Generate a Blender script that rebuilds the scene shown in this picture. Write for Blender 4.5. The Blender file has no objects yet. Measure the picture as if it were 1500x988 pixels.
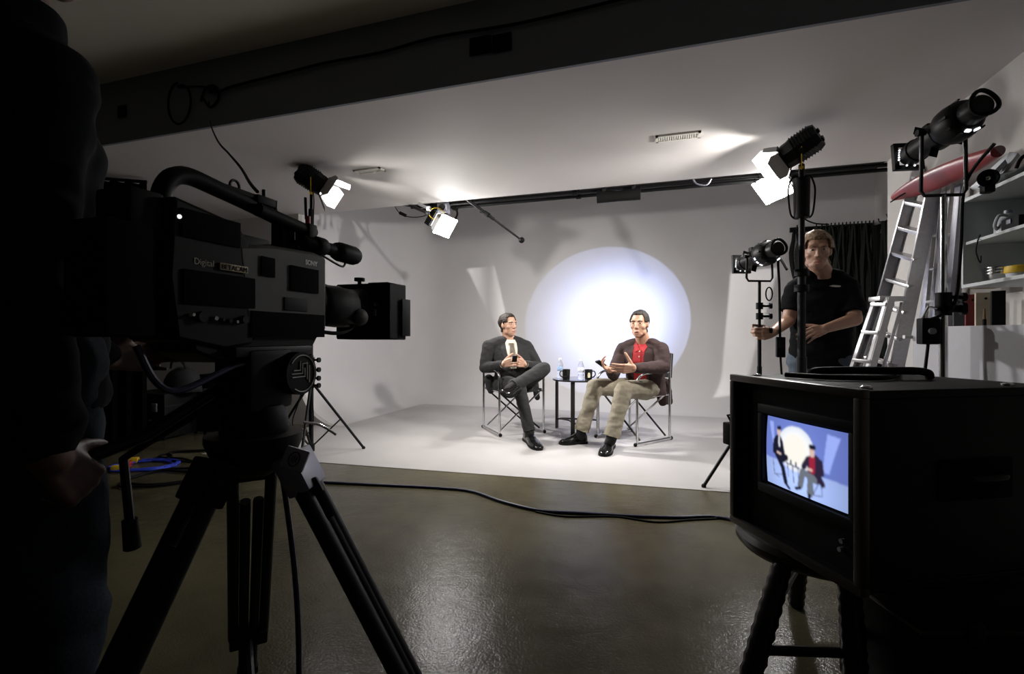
import bpy, bmesh, math, random
from mathutils import Vector, Matrix, Quaternion
from mathutils.bvhtree import BVHTree
random.seed(7)
S = bpy.context.scene
COL = S.collection
V = Vector
TH = math.radians(17.7)
CT, ST = math.cos(TH), math.sin(TH)
FPX, CAMZ, CY = 719.0, 1.0, 494.0

def cw(xc, zc, z):
    """metres right of / in front of the camera -> room coordinates"""
    return V((CT*xc - ST*zc, ST*xc + CT*zc, z))
def P(px, py, zc):
    return cw((px-750.0)/FPX*zc, zc, CAMZ - (py-CY)/FPX*zc)
def FL(px, py, z=0.0):
    return P(px, py, FPX*(CAMZ-z)/(py-CY))

# ---------------------------------------------------------------- camera
cd = bpy.data.cameras.new('camera'); co = bpy.data.objects.new('camera', cd); COL.objects.link(co)
cd.sensor_width = 36.0; cd.lens = 36.0*FPX/1500.0; cd.clip_start = 0.03; cd.clip_end = 60
co.location = (0, 0, CAMZ); co.rotation_euler = (math.pi/2, 0, TH)
S.camera = co
# ---------------------------------------------------------------- view and world
S.view_settings.view_transform = 'Standard'; S.view_settings.look = 'None'
S.view_settings.gamma = 1.0; S.view_settings.exposure = -0.32
S.view_settings.use_curve_mapping = False
w = bpy.data.worlds.new('world'); S.world = w; w.use_nodes = True
w.node_tree.nodes['Background'].inputs[0].default_value = (0.5, 0.55, 0.6, 1)
w.node_tree.nodes['Background'].inputs[1].default_value = 0.0
S.cycles.max_bounces = 8; S.cycles.diffuse_bounces = 5
S.cycles.use_denoising = True

# ---------------------------------------------------------------- lights (fixtures are built further down)
def spot(name, loc, target, watt, size_deg, blend, radius, color=(1, 1, 1)):
    d = bpy.data.lights.new(name, 'SPOT'); o = bpy.data.objects.new(name, d); COL.objects.link(o)
    d.energy = watt; d.spot_size = math.radians(size_deg); d.spot_blend = blend
    d.shadow_soft_size = radius; d.color = color
    o.location = loc
    o.rotation_euler = (V(target)-V(loc)).to_track_quat('-Z', 'Y').to_euler()
    return o

WARM = (1.0, 0.965, 0.925)
COOL = (0.46, 0.56, 1.0)
# fresnels on stands
FL_POS = P(474, 274, 4.1);   FL_AIM = V((-0.75, 5.0, 0.80))
FR_POS = P(1150, 231, 3.3);  FR_AIM = V((-1.75, 5.1, 0.85))
LIGHTS = {}
for nm, p, a, wt in (('key_lamp_light', FL_POS, FL_AIM, 215.0), ('fill_lamp_light', FR_POS, FR_AIM, 258.0)):
    dv = (a-p).normalized()
    LIGHTS[nm] = spot(nm, p+dv*0.035, a, wt, 128 if nm[0] == 'k' else 95, 0.9, 0.045, WARM)
    LIGHTS[nm+'_spill'] = spot(nm.replace('light', 'spill'), p+dv*0.03, a, wt*0.24, 168, 0.7, 0.045, WARM)
# ellipsoidal spotlight on the small stand: the big disc of light on the backdrop
EL_POS = P(1105, 379, 3.4)
DISC_C = V((-0.735, 7.1, 1.235))
DISC_R = 1.14
dd = (DISC_C-EL_POS)
LIGHTS['disc'] = spot('ellipsoidal_spot_light', EL_POS+dd.normalized()*0.34, DISC_C, 335.0,
                      2*math.degrees(math.atan(DISC_R*0.955/(dd.length-0.34))), 0.06, 0.004, COOL)
def disc_falloff(light, rad):
    d = light.data; d.use_nodes = True; nt = d.node_tree; N = nt.nodes; L = nt.links; N.clear()
    out = N.new('ShaderNodeOutputLight'); em = N.new('ShaderNodeEmission'); L.new(em.outputs[0], out.inputs[0])
    tc = N.new('ShaderNodeTexCoord'); sp = N.new('ShaderNodeSeparateXYZ'); L.new(tc.outputs['Normal'], sp.inputs[0])
    def m(op, a, b):
        n = N.new('ShaderNodeMath'); n.operation = op
        for i, x in enumerate((a, b)):
            if isinstance(x, (int, float)): n.inputs[i].default_value = x
            else: L.new(x, n.inputs[i])
        return n.outputs[0]
    r2 = m('DIVIDE', m('ADD', m('MULTIPLY', sp.outputs['X'], sp.outputs['X']), m('MULTIPLY', sp.outputs['Y'], sp.outputs['Y'])), m('MULTIPLY', sp.outputs['Z'], sp.outputs['Z']))
    r = m('DIVIDE', m('SQRT', r2, 0), rad)
    mr = N.new('ShaderNodeMapRange'); L.new(r, mr.inputs[0]); mr.interpolation_type = 'SMOOTHSTEP'
    mr.inputs[1].default_value = 0.2; mr.inputs[2].default_value = 1.0; mr.inputs[3].default_value = 4.4; mr.inputs[4].default_value = 0.75
    ed = N.new('ShaderNodeMapRange'); L.new(r, ed.inputs[0]); ed.inputs[1].default_value = 0.975; ed.inputs[2].default_value = 1.0
    ed.inputs[3].default_value = 1.0; ed.inputs[4].default_value = 0.0
    L.new(m('MULTIPLY', mr.outputs[0], ed.outputs[0]), em.inputs['Strength'])
_dr = DISC_R*0.955/(dd.length-0.34)
LIGHTS['disc'].data.spot_size = 2*math.atan(_dr*1.1)
disc_falloff(LIGHTS['disc'], _dr)
# unseen spot added above the soffit line, without a fixture: two shafts of light beside the disc
def gobo(light, polys_uv, soft=0.012):
    """a metal gobo in the lamp's gate: only the given quads of the beam pass (tangent space of the beam)"""
    d = light.data; d.use_nodes = True; nt = d.node_tree; N = nt.nodes; L = nt.links
    N.clear()
    out = N.new('ShaderNodeOutputLight'); em = N.new('ShaderNodeEmission'); L.new(em.outputs[0], out.inputs[0])
    tc = N.new('ShaderNodeTexCoord'); sp = N.new('ShaderNodeSeparateXYZ'); L.new(tc.outputs['Normal'], sp.inputs[0])
    def m(op, a, b=None):
        n = N.new('ShaderNodeMath'); n.operation = op
        for i, x in enumerate((a, b)):
            if x is None: continue
            if isinstance(x, (int, float)): n.inputs[i].default_value = x
            else: L.new(x, n.inputs[i])
        return n.outputs[0]
    az = m('ABSOLUTE', sp.outputs['Z'])
    u = m('DIVIDE', sp.outputs['X'], az); v = m('DIVIDE', sp.outputs['Y'], az)
    tot = None
    for quad in polys_uv:
        acc = None
        n = len(quad)
        area = sum(quad[i][0]*quad[(i+1) % n][1]-quad[(i+1) % n][0]*quad[i][1] for i in range(n))
        sg = 1 if area > 0 else -1
        for i in range(n):
            (x0, y0), (x1, y1) = quad[i], quad[(i+1) % n]
            ex, ey = x1-x0, y1-y0; ln = math.hypot(ex, ey)
            nx, ny = -ey/ln*sg, ex/ln*sg
            dist = m('ADD', m('ADD', m('MULTIPLY', u, nx), m('MULTIPLY', v, ny)), -(nx*x0+ny*y0))
            s = m('MULTIPLY', dist, 1.0/soft); s = m('ADD', s, 0.5)
            nn = N.new('ShaderNodeClamp'); L.new(s, nn.inputs[0]); s = nn.outputs[0]
            acc = s if acc is None else m('MULTIPLY', acc, s)
        tot = acc if tot is None else m('ADD', tot, acc)
    L.new(tot, em.inputs['Strength'])
SH_POS = V((-0.75, 4.95, 2.80))
SH_AIM = V((-0.75, 7.1, 1.3))
sh = spot('added_shaft_light', SH_POS, SH_AIM, 330.0, 150, 0.0, 0.01, (1, 0.97, 0.95))
def wallpt(px, py):
    k = (px-750)/FPX; zc = 7.1/(CT+ST*k); return P(px, py, zc)
def uv_of(light, pt):
    M = (V(SH_AIM)-V(SH_POS)).to_track_quat('-Z', 'Y').to_matrix()
    l = M.transposed() @ (pt-SH_POS); return (l.x/abs(l.z), l.y/abs(l.z))
quads = [[(684, 394), (724, 390), (750, 500), (742, 508)],
         [(1070, 400), (1140, 392), (1085, 590), (1053, 600)]]
gobo(sh, [[uv_of(sh, wallpt(*q)) for q in Q] for Q in quads])

# ---------------------------------------------------------------- materials
def _nt(name):
    m = bpy.data.materials.new(name); m.use_nodes = True
    nt = m.node_tree; return m, nt, nt.nodes['Principled BSDF']
def mat(name, col, rough=0.5, metal=0.0, var=0.06, scale=30.0, bump=0.0, spec=0.5, **kw):
    m, nt, b = _nt(name)
    b.inputs['Roughness'].default_value = rough; b.inputs['Metallic'].default_value = metal
    b.inputs['Specular IOR Level'].default_value = spec
    for k, v in kw.items(): b.inputs[k].default_value = v
    N, L = nt.nodes, nt.links
    tc = N.new('ShaderNodeTexCoord'); nz = N.new('ShaderNodeTexNoise')
    nz.inputs['Scale'].default_value = scale; nz.inputs['Detail'].default_value = 4
    L.new(tc.outputs['Object'], nz.inputs['Vector'])
    r = N.new('ShaderNodeValToRGB'); L.new(nz.outputs['Fac'], r.inputs[0])
    c = V(col[:3])
    r.color_ramp.elements[0].position = 0.3; r.color_ramp.elements[1].position = 0.7
    r.color_ramp.elements[0].color = (*(c*(1-var)), 1); r.color_ramp.elements[1].color = (*[min(1, x*(1+var)) for x in c], 1)
    L.new(r.outputs[0], b.inputs['Base Color'])
    if bump:
        bp = N.new('ShaderNodeBump'); bp.inputs['Strength'].default_value = bump; bp.inputs['Distance'].default_value = 0.01
        L.new(nz.outputs['Fac'], bp.inputs['Height']); L.new(bp.outputs[0], b.inputs['Normal'])
    return m
def emis(name, col, strength):
    m = bpy.data.materials.new(name); m.use_nodes = True; nt = m.node_tree; nt.nodes.clear()
    o = nt.nodes.new('ShaderNodeOutputMaterial'); e = nt.nodes.new('ShaderNodeEmission')
    e.inputs[0].default_value = (*col, 1); e.inputs[1].default_value = strength
    nt.links.new(e.outputs[0], o.inputs[0]); return m

M = {}
M['cyc'] = mat('cyclorama white paint', (0.60, 0.583, 0.58), 0.6, var=0.02, scale=2.5, spec=0.2)
M['cyc_floor'] = mat('white floor paint', (0.43, 0.412, 0.405), 0.5, var=0.04, scale=3.0, spec=0.3)
M['soffit'] = mat('soffit paint', (0.60, 0.575, 0.555), 0.7, var=0.02, scale=2, spec=0.2)
M['ceil'] = mat('ceiling paint', (0.74, 0.70, 0.63), 0.8, var=0.03, scale=2, spec=0.2)
M['beam'] = mat('beam paint', (0.19, 0.205, 0.24), 0.7, var=0.03, scale=2, spec=0.2)
M['wall'] = mat('garage wall paint', (0.46, 0.44, 0.42), 0.8, var=0.04, scale=3, spec=0.2)
M['darkwall'] = mat('dark wall paint', (0.10, 0.095, 0.09), 0.8, var=0.05, scale=3, spec=0.2)
M['void'] = mat('unpainted ceiling boards', (0.035, 0.032, 0.030), 0.9, var=0.3, scale=6)
M['black'] = mat('black plastic', (0.005, 0.005, 0.005), 0.55, spec=.12)
M['blackmetal'] = mat('black enamel', (0.006, 0.006, 0.0065), 0.45, spec=.2)
M['matte'] = mat('matte black panel', (0.003, 0.003, 0.003), 0.9, spec=.08)
M['rubber'] = mat('black rubber', (0.005, 0.005, 0.005), 0.7, spec=.2)
M['grey'] = mat('grey camera paint', (0.06, 0.06, 0.058), 0.6, spec=.3)
M['darkgrey'] = mat('dark grey plastic', (0.011, 0.011, 0.0115), 0.6, spec=.15)
M['chrome'] = mat('chrome', (0.75, 0.75, 0.76), 0.16, 1.0, var=0.02)
M['alu'] = mat('brushed aluminium', (0.62, 0.62, 0.64), 0.38, 1.0, var=0.08, scale=60)
M['silver'] = mat('silver paint', (0.24, 0.24, 0.28), 0.45, 0.3)
M['yellow'] = mat('yellow paint', (0.75, 0.48, 0.03), 0.5)
M['bluecord'] = mat('dark blue cord', (0.012, 0.014, 0.05), 0.45)
M['blue'] = mat('bright blue cord', (0.03, 0.06, 0.55), 0.5)
M['redplastic'] = mat('red plastic', (0.45, 0.02, 0.02), 0.4)
M['white'] = mat('white paint', (0.72, 0.71, 0.70), 0.55, var=0.02)
M['vent'] = mat('vent enamel', (0.72, 0.70, 0.62), 0.5, var=0.02)

def concrete():
    m, nt, b = _nt('sealed concrete')
    N, L = nt.nodes, nt.links
    tc = N.new('ShaderNodeTexCoord')
    def noise(s, d=5, r=0.55):
        n = N.new('ShaderNodeTexNoise'); n.inputs['Scale'].default_value = s; n.inputs['Detail'].default_value = d
        n.inputs['Roughness'].default_value = r; L.new(tc.outputs['Object'], n.inputs['Vector']); return n.outputs['Fac']
    a, f, g = noise(1.1), noise(9, 6), noise(110, 3)
    r = N.new('ShaderNodeValToRGB'); L.new(a, r.inputs[0])
    r.color_ramp.elements[0].position = 0.3; r.color_ramp.elements[0].color = (0.043, 0.038, 0.022, 1)
    r.color_ramp.elements[1].position = 0.72; r.color_ramp.elements[1].color = (0.125, 0.111, 0.066, 1)
    mx = N.new('ShaderNodeMixRGB'); mx.blend_type = 'MULTIPLY'; mx.inputs[0].default_value = 0.5
    r2 = N.new('ShaderNodeValToRGB'); L.new(f, r2.inputs[0])
    r2.color_ramp.elements[0].color = (0.55, 0.55, 0.55, 1); r2.color_ramp.elements[1].color = (1.2, 1.2, 1.2, 1)
    L.new(r.outputs[0], mx.inputs[1]); L.new(r2.outputs[0], mx.inputs[2]); L.new(mx.outputs[0], b.inputs['Base Color'])
    rr = N.new('ShaderNodeMapRange'); L.new(a, rr.inputs[0]); rr.inputs[1].default_value = 0.35; rr.inputs[2].default_value = 0.65
    rr.inputs[3].default_value = 0.17; rr.inputs[4].default_value = 0.27
    L.new(rr.outputs[0], b.inputs['Roughness'])
    b.inputs['Specular IOR Level'].default_value = 0.20
    b1 = N.new('ShaderNodeBump'); b1.inputs['Strength'].default_value = 0.3; b1.inputs['Distance'].default_value = 0.010; L.new(f, b1.inputs['Height'])
    b2 = N.new('ShaderNodeBump'); b2.inputs['Strength'].default_value = 0.6; b2.inputs['Distance'].default_value = 0.0019; L.new(g, b2.inputs['Height'])
    L.new(b1.outputs[0], b2.inputs['Normal']); L.new(b2.outputs[0], b.inputs['Normal'])
    return m
M['concrete'] = concrete()

# ---------------------------------------------------------------- mesh helpers
class MB:
    """collects shapes; build() links them as one mesh object"""
    def __init__(s): s.bm = bmesh.new()
    def box(s, c, size, R=None, bevel=0.0, seg=2):
        R = R or Matrix.Identity(3)
        c = V(c); hx, hy, hz = [x/2 for x in size]
        vs = [s.bm.verts.new(c + R @ V((x*hx, y*hy, z*hz))) for x in (-1, 1) for y in (-1, 1) for z in (-1, 1)]
        idx = [(0, 1, 3, 2), (4, 6, 7, 5), (0, 4, 5, 1), (2, 3, 7, 6), (0, 2, 6, 4), (1, 5, 7, 3)]
        fs = [s.bm.faces.new([vs[i] for i in f]) for f in idx]
        if bevel > 0:
            es = list({e for f in fs for e in f.edges})
            bmesh.ops.bevel(s.bm, geom=es, offset=min(bevel, min(size)*0.45), segments=seg, profile=0.6, affect='EDGES')
        return s
    def span(s, a, b, bevel=0.0):
        a, b = V(a), V(b)
        return s.box((a+b)/2, [abs(x) for x in (b-a)], bevel=bevel)
    def rings(s, rings, cap=True, closed=False):
        """rings: list of lists of points with equal counts"""
        vr = [[s.bm.verts.new(p) for p in r] for r in rings]
        n = len(vr[0])
        pairs = list(zip(vr[:-1], vr[1:])) + ([(vr[-1], vr[0])] if closed else [])
        for A, B in pairs:
            for i in range(n):
                j = (i+1) % n
                s.bm.faces.new((A[i], A[j], B[j], B[i]))
        if cap and not closed:
            s.bm.faces.new(list(reversed(vr[0]))); s.bm.faces.new(vr[-1])
        return s
    def cyl(s, p0, p1, r0, r1=None, n=16):
        p0, p1 = V(p0), V(p1); r1 = r0 if r1 is None else r1
        q = (p1-p0).to_track_quat('Z', 'Y').to_matrix()
        ring = lambda p, r: [p + q @ V((r*math.cos(2*math.pi*i/n), r*math.sin(2*math.pi*i/n), 0)) for i in range(n)]
        return s.rings([ring(p0, r0), ring(p1, r1)])
    def tube(s, pts, r, n=10, closed=False):
        pts = [V(p) for p in pts]; m = len(pts)
        rs = r if isinstance(r, (list, tuple)) else [r]*m
        rings = []; up = None
        for i, p in enumerate(pts):
            a = pts[(i-1) % m] if (closed or i > 0) else p
            b = pts[(i+1) % m] if (closed or i < m-1) else p
            t = (b-a).normalized()
            if up is None:
                up = t.orthogonal().normalized()
            up = (up - t*up.dot(t)); up = up.normalized() if up.length > 1e-6 else t.orthogonal().normalized()
            sd = t.cross(up)
            rings.append([p + (up*math.cos(2*math.pi*k/n)+sd*math.sin(2*math.pi*k/n))*rs[i] for k in range(n)])
        return s.rings(rings, cap=not closed, closed=closed)
    def lathe(s, base, axis, prof, n=24):
        """prof: (radius, height) list along axis"""
        base = V(base); q = V(axis).to_track_quat('Z', 'Y').to_matrix()
        return s.rings([[base + q @ V((max(r, 1e-4)*math.cos(2*math.pi*i/n), max(r, 1e-4)*math.sin(2*math.pi*i/n), h)) for i in range(n)] for r, h in prof])
    def ball(s, c, r, R=None, seg=16):
        m = Matrix.Translation(V(c))
        if R is not None: m = m @ R.to_4x4()
        if isinstance(r, (int, float)): r = (r, r, r)
        m = m @ Matrix.Diagonal((*r, 1))
        bmesh.ops.create_uvsphere(s.bm, u_segments=seg, v_segments=max(6, seg//2+2), radius=1, matrix=m)
        return s
    def prism(s, pts, off):
        """polygon pts extruded by vector off"""
        off = V(off); A = [s.bm.verts.new(V(p)) for p in pts]; B = [s.bm.verts.new(V(p)+off) for p in pts]
        n = len(A)
        for i in range(n):
            j = (i+1) % n; s.bm.faces.new((A[i], A[j], B[j], B[i]))
        s.bm.faces.new(list(reversed(A))); s.bm.faces.new(B)
        return s
    def build(s, name, mt, parent=None, smooth=None, bevel=0.0):
        bmesh.ops.recalc_face_normals(s.bm, faces=s.bm.faces)
        me = bpy.data.meshes.new(name); s.bm.to_mesh(me); s.bm.free()
        me.materials.append(M[mt] if isinstance(mt, str) else mt)
        o = bpy.data.objects.new(name, me); COL.objects.link(o)
        if parent is not None:
            o.parent = parent
            root = parent
            while root.parent is not None: root = root.parent
            if root.get('_w'):      # root built in room coordinates: bring vertices to its frame
                me.transform(Matrix.Translation(-root.location))
        if bevel:
            b = o.modifiers.new('bevel', 'BEVEL'); b.width = bevel; b.segments = 2; b.limit_method = 'ANGLE'
        ang = 40 if smooth is None else smooth
        if ang:
            me.polygons.foreach_set('use_smooth', [True]*len(me.polygons))
            try: me.set_sharp_from_angle(angle=math.radians(ang))
            except Exception: pass
        return o

def tag(o, label, cat, group=None):
    o['label'] = label; o['category'] = cat
    if group: o['group'] = group
    return o
def thing(name, label, cat, loc=(0, 0, 0), R=None, group=None):
    """Empty at the thing's base. R given: parts are in its own frame; R None: parts are in room coordinates"""
    o = bpy.data.objects.new(name, None); COL.objects.link(o); o.empty_display_size = 0.1
    o.location = V(loc)
    if R is None: o['_w'] = 1
    else: o.rotation_euler = R.to_euler() if isinstance(R, Matrix) else (0, 0, R)
    return tag(o, label, cat, group)
def struct(name, mb, mt, parent=None, smooth=None, bevel=0.0):
    o = mb.build(name, mt, parent, smooth, bevel)
    if parent is None: o['kind'] = 'structure'
    return o
def bez(pts, n=8):
    """smooth curve through points (Catmull-Rom)"""
    pts = [V(p) for p in pts]; out = []
    for i in range(len(pts)-1):
        p0 = pts[max(i-1, 0)]; p1 = pts[i]; p2 = pts[i+1]; p3 = pts[min(i+2, len(pts)-1)]
        for k in range(n):
            t = k/n
            out.append(0.5*((2*p1)+(p2-p0)*t+(2*p0-5*p1+4*p2-p3)*t*t+(3*p1-p0-3*p2+p3)*t**3))
    out.append(pts[-1]); return out
def frame(fwd, up=(0, 0, 1)):
    """matrix with columns: right, forward, up"""
    f = V(fwd).normalized(); r = f.cross(V(up)).normalized(); u = r.cross(f)
    return Matrix((r, f, u)).transposed()

# ---------------------------------------------------------------- the room
XR, YS0, YS1, ZS = 1.67, 2.52, 4.66, 2.41      # right wall, soffit front and back edge, soffit height
XA, XL, YB, ZA = 2.41, -4.03, 7.1, 3.05        # studio recess: right side, left side, back, ceiling
XW, YW, ZM = -7.0, -3.2, 2.86                  # left and rear wall of the front room, its ceiling
struct('floor', MB().span((XW-.2, YW-.2, -0.1), (XA+.3, YB+.2, 0.0)), 'concrete')
struct('ceiling', MB().span((XW-.2, YW-.2, ZM), (XR, YS0, ZM+.15)), 'ceil')
struct('ceiling_soffit', MB().span((XW, YS0+.02, ZS), (XR, YS1, ZS+.9)), 'soffit')
struct('wall_beam', MB().span((XW, YS0, ZS), (XR, YS0+.02, ZM)), 'beam')
struct('ceiling_recess', MB().span((XL-.3, YS1, ZA), (XA+.3, YB+.2, ZA+.15)), 'void')
struct('wall_right', MB().span((XR, YW-.2, 0), (XA+.3, YS1, ZS+.9)), 'wall')
struct('wall_recess_right', MB().span((XA, YS1, 0), (XA+.3, YB+.2, ZA)), 'wall')
struct('wall_left', MB().span((XW-.2, YW, 0), (XW, YS1, ZM+.4)), 'darkwall')
struct('wall_rear', MB().span((XW, YW-.2, 0), (XR, YW, ZM)), 'darkwall')
RC = 0.55
def cove_prof(n=14):      # (distance from wall, height)
    return [(RC-RC*math.sin(a), RC-RC*math.cos(a)) for a in [math.pi/2*i/n for i in range(n+1)]]
# end of the left cyclorama wall, facing the front room
pr = [(XW, 0.0), (XL+RC, 0.0)] + [(XL+d, h) for d, h in cove_prof()[1:]] + [(XL, ZS+.6), (XW, ZS+.6)]
struct('wall_left_return', MB().prism([V((x, YS1-.06, z)) for x, z in pr], (0, .06, 0)), 'wall')
# cyclorama: back and left wall with coved floor joint and rounded corner
path = [(V((XL, YS1, 0)), V((1, 0, 0)))]
RK = 0.62
for i in range(13):
    a = math.pi - math.pi/2*i/12
    path.append((V((XL+RK+RK*math.cos(a), YB-RK+RK*math.sin(a), 0)), V((-math.cos(a), -math.sin(a), 0))))
path.append((V((XA, YB, 0)), V((0, -1, 0))))
mb = MB(); rows = []
for p, n in path:
    r = [p+n*(d)+V((0, 0, h+.002)) for d, h in cove_prof()] + [p+V((0, 0, ZA))]
    rows.append([mb.bm.verts.new(q) for q in r])
for A, B in zip(rows[:-1], rows[1:]):
    for i in range(len(A)-1): mb.bm.faces.new((A[i], B[i], B[i+1], A[i+1]))
# thickness behind
back = [mb.bm.verts.new(p - n*0.15 + V((0, 0, ZA))) for p, n in path]
back0 = [mb.bm.verts.new(p - n*0.15) for p, n in path]
for i in range(len(path)-1):
    mb.bm.faces.new((rows[i][-1], rows[i+1][-1], back[i+1], back[i])); mb.bm.faces.new((back[i], back[i+1], back0[i+1], back0[i]))
struct('wall_back', mb, 'cyc', smooth=60)
# white painted floor in front of the cove
e0, e1 = V((-3.8, 3.185, 0)), V((XR, 3.506, 0))
pl = [e0, e1, V((XR, YS1, 0)), V((XA, YS1, 0)), V((XA, YB-.2, 0)), V((XL+.2, YB-.2, 0)), V((XL+.2, YS1-.06, 0)), V((-3.8, YS1-.06, 0))]
struct('floor_painted', MB().prism(pl, (0, 0, 0.003)), 'cyc_floor')
# ================================================================ room fittings
def vent(name, c, sx, sy, label, n=16):
    t = thing(name, label, 'air vent', c)
    z = c[2]
    m = MB()
    for a, b, cc, d in ((-sx/2, sx/2, -sy/2, -sy/2+.018), (-sx/2, sx/2, sy/2-.018, sy/2), (-sx/2, -sx/2+.018, -sy/2, sy/2), (sx/2-.018, sx/2, -sy/2, sy/2)):
        m.span((c[0]+a, c[1]+cc, z-.012), (c[0]+b, c[1]+d, z-.001))
    m.build('frame', 'vent', t)
    MB().span((c[0]-sx/2+.015, c[1]-sy/2+.015, z-.003), (c[0]+sx/2-.015, c[1]+sy/2-.015, z-.001)).build('duct_backing', 'black', t)
    m = MB()
    for i in range(n):
        x = c[0]-sx/2+.025+(sx-.05)*i/(n-1)
        m.box((x, c[1], z-.007), (.010, sy-.03, .006), Matrix.Rotation(.5, 3, 'Y'))
    m.build('louvre_slats', 'vent', t)
def soffit_pt(px, py):
    k = (px-750)/FPX; zc = FPX*(ZS-1)/(CY-py); return P(px, py, zc)
a = soffit_pt(993, 199.5); vent('air_vent', (a.x, a.y, ZS), .30, .11, 'cream slatted air vent in the soffit, the one beyond the middle of it', 18)
a = soffit_pt(541, 249.5); vent('air_vent', (a.x, a.y, ZS), .26, .09, 'cream slatted air vent in the soffit above the left stand lamp', 14)
def beam_pt(px, py):
    k = (px-750)/FPX; zc = (YS0-.01)/(CT+ST*k); return P(px, py, zc)
t = thing('beam_vent', 'black double return air grille in the dark beam face', 'air vent', beam_pt(718, 66))
for x0, x1 in ((688, 719), (721, 749)):
    a = beam_pt((x0+x1)/2, 66 - (x0-690)*0.12); wd = (beam_pt(x1, 66)-beam_pt(x0, 66)).length; ht = 26/FPX*2.6
    MB().box((a.x, YS0-.008, a.z), (wd, .014, ht), bevel=.003).build('grille', 'black', t)
    m = MB()
    for i in range(6): m.box((a.x, YS0-.017, a.z-ht*.36+ht*.72*i/5), (wd*.86, .006, ht*.05))
    m.build('louvre_slats', 'darkgrey', t)
a = beam_pt(178, 163)
t = thing('wall_socket', 'small black socket plate on the dark beam above the operator', 'socket', a)
MB().box((a.x, YS0-.006, a.z), (.085, .010, .085), bevel=.003).build('plate', 'black', t)
MB().box((a.x, YS0-.013, a.z), (.04, .006, .04), bevel=.002).build('socket_face', 'darkgrey', t)
# cable run along the beam, with loops and a drop to the camera
def bp(px, py, o=.02): q = beam_pt(px, py); q.y = YS0-o; return q
tag(MB().tube(bez([bp(322, 136), bp(345, 127), bp(420, 108), bp(480, 93), bp(560, 78), bp(640, 56), bp(760, 36), bp(905, 2), bp(960, -12)]), .008, 8).build('cable', 'black'),
    'black cable running along the dark beam above the soffit', 'cable')
cx = bp(268, 155)
loop = [cx + V((.092*math.sin(a)+.0*a, -.005*a, .135*math.cos(a))) for a in [i*.35 for i in range(-1, 19)]]
tag(MB().tube(bez([bp(322, 136), bp(300, 128)]+[p for p in loop], 3), .007, 8).build('cable_loop', 'black'),
    'looped coil of black cable hanging from the dark beam', 'cable')
knot = thing('cable_tie', 'black knot of cable clips where the beam cables meet', 'cable clip', bp(312, 140))
m = MB(); m.tube(bez([bp(296, 150), bp(304, 130), bp(318, 128), bp(322, 146), bp(310, 158), bp(300, 146)]), .008, 8); m.build('coiled_end', 'black', knot)
MB().box(bp(312, 133, .012), (.05, .02, .03), bevel=.004).build('clip', 'black', knot)
drop = [bp(308, 150), bp(310, 180), P(318, 205, 2.2), P(335, 225, 1.9), P(352, 245, 1.5), P(366, 268, 1.22), P(377, 281, 1.13)]
tag(MB().tube(bez(drop), .004, 8).build('camera_cable', 'black'), 'thin black cable hanging from the beam down to the camera handle', 'cable')

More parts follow.
